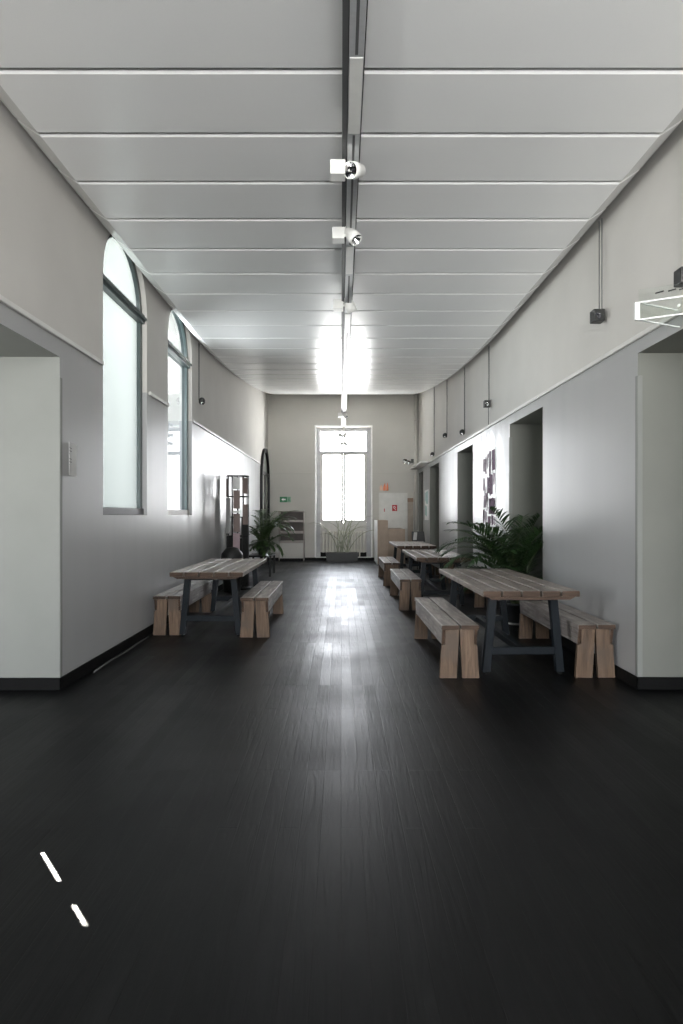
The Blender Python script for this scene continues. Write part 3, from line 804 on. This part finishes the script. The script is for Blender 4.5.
for k in range(26):
    yy0, zz0 = rnd.uniform(-.42, .36), rnd.uniform(-.58, .52)
    frag(yy0, yy0 + rnd.uniform(.02, .08), zz0, zz0 + rnd.uniform(.04, .16), rnd.choice((0, 1, 1)), 0.015)
mb.build('printed_shapes', [M['mauve'], M['mauve_pale']], t)
t = thing('wall_print', 'pale teal print on the far right wall between the last two doorways', 'poster', (XR, 17.25, 1.68))
mb = MB(); mb.box(-0.006, -0.40, -0.42, -0.001, 0.40, 0.42); mb.build('sheet', M['casing'], t)
mb = MB()
for y0, y1, z0, z1 in ((-0.3, 0.1, 0.05, 0.36), (-0.1, 0.3, -0.3, -0.02), (0.15, 0.32, 0.1, 0.34)):
    frag(y0, y1, z0, z1, 0, 0.03)
mb.build('printed_shapes', M['teal_pale'], t)

# ------------------------------------------------------------------ fittings on the end wall
t = thing('exit_sign', 'green exit sign on the end wall above the grey shelf', 'sign', (-1.715, YE, 1.878))
mb = MB(); mb.box(-0.17, -0.014, -0.085, 0.055, -0.001, 0.085, bev=0.003); mb.build('panel', M['green_sign'], t)
mb = MB(); mb.box(0.058, -0.014, -0.085, 0.17, -0.001, 0.085, bev=0.003); mb.build('side_panel', M['green_pale'], t)
mb = MB()
mb.face([(-0.12, -0.016, 0.0), (-0.06, -0.016, -0.045), (-0.06, -0.016, 0.045)]); mb.face([(-0.062, -0.016, -0.02), (0.01, -0.016, -0.02), (0.01, -0.016, 0.02), (-0.062, -0.016, 0.02)])
mb.build('arrow', M['white_plastic'], t)
mb = MB()   # running figure on the pale half
mb.lathe([(0, 0), (0.012, 0), (0.012, 0.002), (0, 0.002)], (0.115, -0.0145, 0.05), 12, 0, (0, -1, 0))
mb.bar((0.115, -0.015, 0.035), (0.108, -0.015, -0.012), 0.002, 0.022, (1, 0, 0)); mb.bar((0.108, -0.015, -0.01), (0.08, -0.015, -0.06), 0.002, 0.014, (1, 0, 0)); mb.bar((0.108, -0.015, -0.01), (0.14, -0.015, -0.05), 0.002, 0.014, (1, 0, 0))
mb.build('running_figure', M['green_sign'], t)

t = thing('fire_sign', 'orange fire sign on the end wall above the white hose cabinet', 'sign', (1.325, YE, 2.28))
mb = MB(); mb.box(-0.15, -0.007, -0.15, 0.15, -0.001, 0.14); mb.build('panel', M['end_wall'], t)
mb = MB()
for pts, mi in (([(-0.13, -0.12), (-0.05, -0.13), (-0.05, 0.0), (-0.09, 0.06), (-0.13, 0.0)], 1), ([(-0.03, -0.13), (0.05, -0.13), (0.06, -0.02), (0.03, 0.12), (-0.01, 0.03), (-0.03, -0.05)], 0),
            ([(0.065, -0.13), (0.135, -0.13), (0.13, 0.0), (0.10, 0.13), (0.075, 0.02)], 0)):
    mb.face([(x, -0.009, z) for x, z in pts], mi)
mb.build('flames', [M['orange'], M['orange_pale']], t)

t = thing('hose_cabinet', 'white fire hose cabinet on the end wall right of the window', 'cabinet', (1.61, YE, 0.98))
mb = MB(); mb.box(-0.44, -0.03, 0.0, 0.44, -0.001, 1.10, bev=0.005); mb.build('frame', M['cabinet'], t)
mb = MB(); mb.box(-0.38, -0.042, 0.20, 0.38, -0.03, 1.05, bev=0.004); d = mb.build('door', M['cabinet'], t)
mb = MB(); mb.box(-0.38, -0.042, 0.05, 0.38, -0.03, 0.18, bev=0.004); mb.build('lower_panel', M['cabinet'], t)
mb = MB(); mb.box(-0.29, -0.055, 0.52, -0.265, -0.042, 0.62, bev=0.003); mb.build('handle', M['red'], d)
mb = MB(); mb.box(-0.04, -0.046, 0.54, 0.115, -0.042, 0.73); l = mb.build('label', M['red'], d)
mb = MB()
mb.lathe([(0.022, 0), (0.036, 0), (0.036, 0.001), (0.022, 0.001)], (0.03, -0.0465, 0.655), 18, 0, (0, -1, 0)); mb.bar((0.03, -0.047, 0.63), (0.075, -0.047, 0.565), 0.002, 0.014, (1, 0, 0))
mb.build('hose_symbol', M['white_plastic'], l)

t = thing('plywood_cabinet', 'tan stepped plywood cabinet by the end wall with white left side', 'cabinet', (1.02, 17.6, 0))
mb = MB(); dd = YE - 0.06 - 17.6
mb.box(0.02, 0.0, 0.0, 0.314, dd, 1.25, bev=0.004); mb.build('tall_unit', M['tan'], t)
mb = MB(); mb.box(0.316, 0.0, 0.0, 0.80, dd, 1.0, bev=0.004); mb.build('low_unit', M['tan'], t)
mb = MB(); mb.box(0.0, 0.0, 0.0, 0.018, dd, 1.25); mb.build('side_panel', M['white_plastic'], t)

t = thing('board', 'narrow brown-topped board leaning upright between the hose cabinet and the pipe', 'board', (2.13, YE - 0.08, 0))
mb = MB(); mb.box(-0.085, 0.0, 0.0, 0.085, 0.035, 1.80, bev=0.003); mb.build('panel', M['tan_grey'], t)
mb = MB(); mb.box(-0.087, -0.004, 1.80, 0.087, 0.039, 1.92, bev=0.003); mb.build('cap', M['brown'], t)

t = thing('pipe', 'pale vertical pipe in the right corner of the end wall', 'pipe', (2.30, YE - 0.065, 0))
mb = MB(); mb.tube([(0, 0, 0), (0, 0, zc(19.0) + 0.05)], 0.052, 18); mb.build('tube', M['end_wall'], t)
for z in (0.9, 2.9, 4.3):
    mb = MB(); mb.tube([(0, 0, z - 0.015), (0, 0, z + 0.015)], 0.058, 18); mb.build('clip', M['end_wall'], t)

t = thing('wall_floodlight', 'silver twin floodlight on a dark bracket high on the end wall', 'floodlight', (2.16, YE, 3.06))
mb = MB(); mb.box(-0.01, -0.09, -0.05, 0.07, -0.001, 0.06, bev=0.01); mb.build('bracket', M['black_plastic'], t)
for x, z in ((-0.19, 0.01), (-0.09, -0.03)):
    mb = MB(); mb.lathe([(0, 0), (0.03, 0.0), (0.065, 0.05), (0.075, 0.09), (0.068, 0.09), (0.03, 0.06), (0, 0.055)], (x, -0.04, z), 18, 0, (-0.1, -1, -0.25)); mb.build('lamp_head', M['chrome'], t)
mb = MB(); mb.tube([(0.02, -0.05, 0.0), (-0.19, -0.05, 0.01)], 0.012, 8); mb.build('arm', M['alu'], t)

# magazine shelf
t = thing('display_shelf', 'grey open display shelf standing against the end wall left of the window', 'shelf', (-1.50, YE - 0.016, 0))
W = 0.385; D = 0.34
mb = MB(); mb.box(-W, -D, 0, -W + 0.03, 0, 1.52, bev=0.003); mb.build('side_panel', M['shelf'], t)
mb = MB(); mb.box(W - 0.03, -D, 0, W, 0, 1.52, bev=0.003); mb.build('side_panel', M['shelf'], t)
mb = MB(); mb.box(-W + 0.03, -0.02, 0.1, W - 0.03, -0.002, 1.50); mb.build('back_panel', M['shelf_back'], t)
mb = MB(); mb.box(-W + 0.03, -D, 1.49, W - 0.03, -0.02, 1.52, bev=0.002); mb.build('top', M['shelf'], t)
for z in (1.18, 0.84, 0.55):
    mb = MB(); mb.hexa([(-W + .03, -D, z), (W - .03, -D, z), (W - .03, -0.02, z + 0.05), (-W + .03, -0.02, z + 0.05)], [(-W + .03, -D, z + .02), (W - .03, -D, z + .02), (W - .03, -0.02, z + 0.07), (-W + .03, -0.02, z + 0.07)])
    mb.box(-W + .03, -D - 0.012, z, W - .03, -D, z + 0.075); mb.build('shelf_board', M['shelf'], t)
mb = MB(); mb.box(-W + 0.03, -D + 0.002, 0.09, W - 0.03, -D + 0.02, 0.55); mb.build('lower_panel', M['end_wall'], t)
mb = MB(); mb.box(-W + 0.03, -D + 0.03, 0, W - 0.03, -D + 0.05, 0.09); mb.build('plinth', M['skirt'], t)

# radiator in the window recess
t = thing('radiator', 'ribbed cream radiator in the recess under the end window', 'radiator', (0.077, YE + 0.12, 0.24))
for k in range(14):
    mb = MB(); x = -0.62 + k * 0.0954
    mb.box(x - 0.036, -0.06, 0.0, x + 0.036, 0.06, 0.66, bev=0.014); mb.build('column', M['rad'], t)
for z in (0.06, 0.60):
    mb = MB(); mb.tube([(-0.66, 0, z), (0.66, 0, z)], 0.022, 10); mb.build('header_pipe', M['rad'], t)
for x in (-0.5, 0.5):
    mb = MB(); mb.box(x - 0.02, -0.05, -0.14, x + 0.02, 0.05, 0.0); mb.build('foot', M['rad'], t)

# planter in front of it
t = thing('planter', 'low dark planter box on the floor below the end window', 'planter', (0.03, 18.72, 0))
mb = MB(); mb.hexa([(-.46, -.16, 0), (.46, -.16, 0), (.46, .16, 0), (-.46, .16, 0)], [(-.49, -.18, .27), (.49, -.18, .27), (.49, .18, .27), (-.49, .18, .27)], bev=0.008); mb.build('box', M['planter'], t)
mb = MB(); mb.box(-.46, -.15, .268, .46, .15, .275); mb.build('soil', M['soil'], t)

# ------------------------------------------------------------------ plants
def blade(mb, p, d, side, L, w, droop):
    """one narrow leaflet, bent under its own weight"""
    d = d.normalized(); prev = None; q = p.copy(); n = 4
    up = Vector((0, 0, 1))
    for i in range(n + 1):
        s = i / n
        ww = w * (0.45 + 1.4 * s * (1 - s) * 1.6) * (1 - s ** 3)
        wd = (d.cross(up)); wd = wd.normalized() if wd.length > 1e-4 else side
        a, b = q - wd * ww / 2, q + wd * ww / 2
        cur = (mb.bm.verts.new(a), mb.bm.verts.new(b)) if i < n else (mb.bm.verts.new(q),)
        if prev:
            f = mb.bm.faces.new([prev[0], prev[1], cur[1], cur[0]] if len(cur) == 2 else [prev[0], prev[1], cur[0]])
            f.smooth = True
        prev = cur
        q = q + d * L / n
        d = (d + Vector((0, 0, -droop / n))).normalized()

def frond(base, az, elev, L, droop, leaf, nl, w, rnd, parent, mat, bare=0.28, lift=0.25):
    mb = MB(); pts = [Vector(base)]; tans = []; n = 22; e = elev
    h = Vector((math.cos(az), math.sin(az), 0))
    for i in range(n):
        s = i / n
        e = elev - droop * s ** 1.6
        t = h * math.cos(e) + Vector((0, 0, math.sin(e)))
        tans.append(t); pts.append(pts[-1] + t * L / n)
    tans.append(tans[-1])
    mb.tube(pts, 0.0075, 6, 1, True, 0.0018)
    side0 = Vector((-math.sin(az), math.cos(az), 0))
    for k in range(nl):
        s = bare + (1 - bare) * k / (nl - 1)
        f = s * n; i = min(int(f), n - 1); p = pts[i].lerp(pts[i + 1], f - i); t = tans[i]
        u = (s - bare) / (1 - bare)
        ll = leaf * (0.55 + 1.5 * u * (1 - u) * 1.25) * (1 - 0.35 * u) * rnd.uniform(0.88, 1.1)
        nrm = side0.cross(t).normalized()
        for q in (-1, 1):
            d = t * (0.55 + 0.55 * u) + side0 * q * 0.9 + nrm * (-lift) + Vector((rnd.uniform(-.1, .1), rnd.uniform(-.1, .1), rnd.uniform(-.1, .1)))
            blade(mb, p, d, side0, ll, w, rnd.uniform(0.5, 1.0))
    return mb.build('frond', [mat, M['stem']], parent)

def pot_mesh(mb, r0, r1, h): mb.lathe([(0, 0), (r0, 0), (r1, h - 0.03), (r1 + 0.012, h - 0.03), (r1 + 0.012, h), (r1 - 0.012, h), (r1 - 0.02, h - 0.05), (0, h - 0.05)], (0, 0, 0), 28)

# right palm in the niche
rnd = random.Random(5)
t = thing('potted_palm', 'tall potted palm in the right wall niche behind the nearest table', 'plant', (2.27, 8.02, 0))
mb = MB(); pot_mesh(mb, 0.11, 0.145, 0.27); mb.build('pot', M['pot'], t)
mb = MB(); mb.lathe([(0, 0), (0.15, 0), (0.17, 0.022), (0.155, 0.022), (0.14, 0.008), (0, 0.008)], (0, 0, 0), 28); mb.build('saucer', M['rail'], t)
mb = MB(); mb.lathe([(0.125, 0.215), (0, 0.235)], (0, 0, 0), 20); mb.build('soil', M['soil'], t)
spec = [  # azimuth deg, elevation deg, length, droop
    (182, 76, 1.50, 2.2), (196, 70, 1.40, 2.3), (222, 70, 1.35, 2.1), (158, 72, 1.40, 2.1), (250, 76, 1.30, 1.9), (290, 78, 1.25, 1.6),
    (110, 74, 1.30, 1.9), (20, 82, 1.25, 1.2), (335, 80, 1.20, 1.5), (205, 82, 1.42, 1.5), (172, 58, 1.10, 1.9), (236, 56, 1.00, 1.9),
    (60, 84, 1.30, 1.0), (275, 62, 0.95, 1.9), (140, 58, 0.95, 1.7), (190, 48, 0.80, 1.5)]
spec += [(az + 14, el + 3, L * 1.02, dr * 0.72) for az, el, L, dr in spec[:12]]
for az, el, L, dr in spec:
    frond((rnd.uniform(-.05, .05), rnd.uniform(-.05, .05), 0.22), math.radians(az), math.radians(min(el + 3, 86)), L, dr * 0.95, 0.40, 26, 0.034, rnd, t, M['leaf'], 0.34)

def keep_clear(root, fn):
    for o in root.children:
        if o.type == 'MESH' and o.name.startswith(('frond', 'leaf')):
            for v in o.data.vertices:
                w = Vector(root.location) + v.co
                v.co = fn(w) - Vector(root.location)
def niche(w):
    if w.x > XR - 0.02:
        if RO[0][0] + 0.02 < w.y < RO[0][1] - 0.02: w.x = min(w.x, XR + 0.58)
        else: w.x = XR - 0.02
    if 1.15 < w.x < 2.02 and w.y < 7.46 and w.z < 0.80: w.y = 7.46
    return w
keep_clear(t, niche)

# left palm on a black side table
t = thing('side_table', 'low black side table holding the bushy palm by the left wall', 'side table', (-1.86, 14.5, 0))
mb = MB(); mb.box(-0.28, -0.46, 0.44, 0.28, 0.46, 0.48, bev=0.005); mb.build('table_top', M['black_metal'], t)
for sx in (-1, 1):
    for sy in (-1, 1):
        mb = MB(); mb.box(sx * 0.25 - 0.022, sy * 0.43 - 0.022, 0, sx * 0.25 + 0.022, sy * 0.43 + 0.022, 0.44); mb.build('leg', M['black_metal'], t)
t = thing('potted_palm', 'bushy potted palm on the black side table in front of the end wall', 'plant', (-1.80, 14.35, 0.48))
mb = MB(); pot_mesh(mb, 0.10, 0.14, 0.22); mb.build('pot', M['pot'], t)
mb = MB(); mb.lathe([(0.12, 0.175), (0, 0.19)], (0, 0, 0), 20); mb.build('soil', M['soil'], t)
rnd = random.Random(9)
for k in range(44):
    az = 2 * PI * k / 22 + rnd.uniform(-.2, .2)
    toward_wall = max(0.0, -math.cos(az)); low = k >= 26
    el = math.radians(rnd.uniform(18, 48) if low else rnd.uniform(64, 86))
    L = (rnd.uniform(0.55, 0.80) if low else rnd.uniform(1.0, 1.35)) * (1 - 0.55 * toward_wall)
    dr = rnd.uniform(1.3, 2.0) if low else rnd.uniform(1.3, 2.5)
    frond((rnd.uniform(-.06, .06), rnd.uniform(-.06, .06), 0.18), az, el, L, dr * (1 - .3 * toward_wall), 0.30 * (1 - 0.5 * toward_wall), 22, 0.030, rnd, t, M['leaf2'], 0.2)

def left_clear(w):
    w.x = max(w.x, XL + 0.02)
    if abs(w.x + 1.86) < 0.30 and abs(w.y - 14.5) < 0.48: w.z = max(w.z, 0.49)
    return w
keep_clear(t, left_clear)

# grassy plant in the planter
t = thing('grassy_plant', 'thin arching pale plant growing from the planter below the end window', 'plant', (0.03, 18.72, 0.27))
rnd = random.Random(21)
for k in range(18):
    mb = MB(); az = rnd.uniform(0, 2 * PI); el = math.radians(rnd.uniform(66, 84)); L = rnd.uniform(1.1, 1.5)
    d = Vector((math.cos(az) * math.cos(el) * 1.3, math.sin(az) * math.cos(el) * 0.35, math.sin(el)))
    p = Vector((rnd.uniform(-.3, .3) * .6, rnd.uniform(-.08, .08), 0.0)); e = d.normalized(); prev = None; n = 9
    for i in range(n + 1):
        s = i / n; w = 0.012 * (1 - s ** 2) + 0.002
        wd = e.cross(Vector((0, 1, 0.3))); wd.normalize()
        cur = (mb.bm.verts.new(p - wd * w), mb.bm.verts.new(p + wd * w))
        if prev:
            f = mb.bm.faces.new([prev[0], prev[1], cur[1], cur[0]]); f.smooth = True
        prev = cur; p = p + e * L / n; e = (e + Vector((d.x * .18, 0, -0.42 * s))).normalized()
    mb.build('leaf', M['leaf3'], t)

def window_clear(w):
    w.x = min(w.x, 1.0); w.y = min(w.y, YE + 0.04) if EW[0] < w.x < EW[1] else min(w.y, YE - 0.03)
    return w
keep_clear(t, window_clear)

# ------------------------------------------------------------------ cylindrical wire display with cards
t = thing('display_column', 'round black wire display column hung with cards by the left wall', 'display stand', (-1.965, 11.8, 0))
r, H = 0.205, 2.14
for z in (0.05, 0.55, 1.0, 1.36, 1.75, H):
    mb = MB(); n = 28; pts = [(r * math.cos(2 * PI * k / n), r * math.sin(2 * PI * k / n), z) for k in range(n + 1)]
    mb.tube(pts, 0.010, 6, 0, False); mb.build('hoop', M['black_metal'], t)
for k in range(12):
    a = 2 * PI * k / 12 + 0.13
    mb = MB(); mb.tube([(r * math.cos(a), r * math.sin(a), 0), (r * math.cos(a), r * math.sin(a), H)], 0.008, 6); mb.build('upright', M['black_metal'], t)
mb = MB(); mb.lathe([(0, 0), (0.25, 0), (0.25, 0.03), (0.21, 0.05), (0, 0.05)], (0, 0, 0), 32); mb.build('base', M['black_metal'], t)
def curved(a0, a1, z0, z1, rr, mat, name):
    mb = MB(); n = 6
    for k in range(n):
        t0, t1 = math.radians(a0 + (a1 - a0) * k / n), math.radians(a0 + (a1 - a0) * (k + 1) / n)
        P = lambda q, tt, z: (q * math.cos(tt), q * math.sin(tt), z)
        mb.hexa([P(rr, t0, z0), P(rr + .003, t0, z0), P(rr + .003, t1, z0), P(rr, t1, z0)], [P(rr, t0, z1), P(rr + .003, t0, z1), P(rr + .003, t1, z1), P(rr, t1, z1)])
    mb.build(name, M[mat], t)
# angles: -90 faces the camera, about -100 is the middle of the visible side
for a0, a1, z0, z1, mat in ((-106, -70, 1.88, 2.10, 'paper'), (-102, -70, 1.52, 1.86, 'brown_card'), (-106, -72, 1.44, 1.48, 'paper'), (-102, -70, 1.08, 1.42, 'brown_card'),
                            (-104, -70, 0.74, 1.06, 'mauve_card'), (-104, -70, 0.30, 0.52, 'paper'), (-58, -20, 1.80, 2.10, 'brown_card'), (-56, -20, 1.22, 1.60, 'brown_card'),
                            (-165, -140, 1.75, 2.08, 'brown_card'), (-165, -118, 1.05, 1.72, 'paper_grey')):
    curved(a0, a1, z0, z1, r + 0.013, mat, 'card')
for a0, a1, z0, z1 in ((-175, -112, 0.06, 1.0), (-62, -2, 0.06, 1.36), (-108, -66, 0.06, 0.28), (0, 180, 0.06, 0.95)):
    curved(a0, a1, z0, z1, r + 0.004, 'black_plastic', 'dark_panel')
t = thing('waste_bin', 'black bin on the floor beside the wire display column', 'bin', (-1.99, 11.33, 0))
mb = MB(); mb.lathe([(0, 0), (0.15, 0), (0.19, 0.60), (0.20, 0.62), (0.19, 0.64), (0.17, 0.64), (0.14, 0.05), (0, 0.04)], (0, 0, 0), 28); mb.build('bucket', M['black_plastic'], t)
mb = MB(); mb.lathe([(0.20, 0.64), (0.19, 0.70), (0.10, 0.80), (0, 0.82)], (0, 0, 0), 28); mb.build('lid', M['black_plastic'], t)

# ------------------------------------------------------------------ grey chair behind the far right table
t = thing('chair', 'grey chair with white sheet on its back behind the farthest right table', 'chair', (2.08, 16.0, 0), 0.25)
mb = MB(); mb.box(-.2, -.2, .42, .2, .2, .47, bev=.015); mb.build('seat', M['chair_grey'], t)
mb = MB(); mb.hexa([(-.19, .17, .55), (.19, .17, .55), (.19, .205, .55), (-.19, .205, .55)], [(-.17, .24, .97), (.17, .24, .97), (.17, .27, .97), (-.17, .27, .97)], bev=.012); mb.build('backrest', M['chair_grey'], t)
mb = MB(); mb.hexa([(-.16, .197, .75), (-.06, .197, .75), (-.06, .200, .75), (-.16, .200, .75)], [(-.12, .228, .95), (-.03, .228, .95), (-.03, .231, .95), (-.12, .231, .95)]); mb.build('sheet', M['paper'], t)
for sx in (-1, 1):
    for sy in (-1, 1):
        mb = MB(); mb.tube([(sx * .19, sy * .2, 0), (sx * .17, sy * .17, .43)], .012, 8); mb.build('leg', M['black_metal'], t)
    mb = MB(); mb.tube([(sx * .16, .18, .43), (sx * .16, .2, .6)], .01, 8); mb.build('back_post', M['black_metal'], t)

# cable on the floor by the left skirting
mb = MB(); mb.tube([(-2.19, 5.5, .008), (-2.205, 5.9, .008), (-2.19, 6.3, .008), (-2.205, 6.8, .008), (-2.2, 7.1, .008)], .007, 6, 0)
o = mb.build('floor_cable', M['cable']); tag(o, 'thin grey cable lying along the left skirting board', 'cable')

# ------------------------------------------------------------------ building across the yard, seen through the second window
t = thing('neighbouring_building', 'building outside with louvres and railing, seen through the second left window', 'building', (-9.0, 30.0, 0))
mb = MB(); mb.box(-4, -10, -4, 0, 14, 14); mb.build('wall', M['facade'], t)
mb = MB(); mb.box(0, -10, 4.75, 0.9, 14, 5.0); mb.build('balcony', M['facade_light'], t)
for y in (-6, -2.2, 1.6, 5.4):
    for z in (1.2, 5.6):
        mb = MB(); mb.box(0.0, y, z, 0.05, y + 1.4, z + 2.0); mb.build('window', M['facade_dark'], t)
for k in range(10):
    mb = MB(); mb.box(0, -10, 8.2 + 0.32 * k, 0.10, 14, 8.3 + 0.32 * k); mb.build('louvre', M['facade_light'], t)
mb = MB()
for k in range(48): mb.box(0.84, -10 + 0.5 * k, 1.2, 0.90, -9.88 + 0.5 * k, 2.2)
mb.box(0.84, -10, 2.2, 0.91, 14, 2.26); mb.build('railing', M['facade_dark'], t)

# ------------------------------------------------------------------ light: a bright overcast sky, an added spot lamp in place of sun in the left passage
w = bpy.data.worlds.new('sky'); SC.world = w; w.use_nodes = True
nt = w.node_tree; nt.nodes.clear()
out = N(nt, 'ShaderNodeOutputWorld'); bg = N(nt, 'ShaderNodeBackground')
tc = N(nt, 'ShaderNodeTexCoord'); sp_ = N(nt, 'ShaderNodeSeparateXYZ'); nt.links.new(tc.outputs['Generated'], sp_.inputs[0])
r = ramp(nt, [(0.0, (1.0, 1.0, 0.985)), (0.46, (1.0, 1.0, 0.985)), (0.54, (0.66, 0.675, 0.70)), (0.64, (0.61, 0.64, 0.69)), (0.78, (0.31, 0.33, 0.36)), (1.0, (0.25, 0.275, 0.30))])
mr = N(nt, 'ShaderNodeMapRange'); mr.inputs['From Min'].default_value = -1; mr.inputs['From Max'].default_value = 1
nt.links.new(sp_.outputs['Z'], mr.inputs[0]); nt.links.new(mr.outputs[0], r.inputs[0]); nt.links.new(r.outputs[0], bg.inputs[0])
bg.inputs[1].default_value = 15.5
nt.links.new(bg.outputs[0], out.inputs[0])

def portal(loc, rot, sx, sy):
    l = bpy.data.lights.new('window_portal', 'AREA'); l.shape = 'RECTANGLE'; l.size = sx; l.size_y = sy
    l.cycles.is_portal = True
    o = bpy.data.objects.new('window_portal', l); COL.objects.link(o); o.location = loc; o.rotation_euler = rot
portal((0.077, YE + 0.45, 2.1), (-PI / 2, 0, 0), 1.69, 4.02)
for wv in (W1, W2): portal((XL - 0.40, (wv[0] + wv[1]) / 2, 2.87), (0, -PI / 2, 0), 2.95, 1.33)
portal((0.75, -6.28, 2.65), (PI / 2, 0, 0), 3.1, 4.7)
portal((-5.97, 2.1, 1.3), (0, -PI / 2, 0), 1.8, 1.2)

sl = bpy.data.lights.new('sun_stand_in_spot', 'SPOT'); sl.energy = 60000; sl.spot_size = math.radians(4.6); sl.spot_blend = 0.1; sl.shadow_soft_size = 0.008; sl.color = (1, 0.95, 0.86)  # added lamp outside the slit, stands in for the sun on the floor
so = bpy.data.objects.new('sun_stand_in_spot', sl); COL.objects.link(so)
target = Vector((-3.187, 4.99, 1.58)); src = Vector((-3.2 - 0.626 * 5.5, 4.99 + 0.78 * 5.5, 1.58 + 5.5 * 0.466))
so.location = src; so.rotation_euler = (target - src).to_track_quat('-Z', 'Y').to_euler()

# ------------------------------------------------------------------ camera and colour management
cam = bpy.data.cameras.new('camera'); co = bpy.data.objects.new('camera', cam); COL.objects.link(co)
cam.sensor_fit = 'VERTICAL'; cam.sensor_height = 36.0; cam.sensor_width = 24.0
cam.lens = 620 * 36.0 / 1024
cam.shift_x = 0.5 / 1024; cam.shift_y = 3.0 / 1024
cam.clip_start = 0.05; cam.clip_end = 300
co.location = (0, 0, CAM_H); co.rotation_euler = (PI / 2, 0, 0)
SC.camera = co
SC.view_settings.view_transform = 'Standard'; SC.view_settings.look = 'None'
SC.view_settings.gamma = 1.0; SC.view_settings.use_curve_mapping = False
SC.view_settings.exposure = 1.55
cy = SC.cycles
cy.use_denoising = True
cy.max_bounces = 10; cy.diffuse_bounces = 6; cy.glossy_bounces = 5; cy.transparent_max_bounces = 12; cy.transmission_bounces = 6
cy.sample_clamp_indirect = 8.0
cy.caustics_reflective = False; cy.caustics_refractive = False
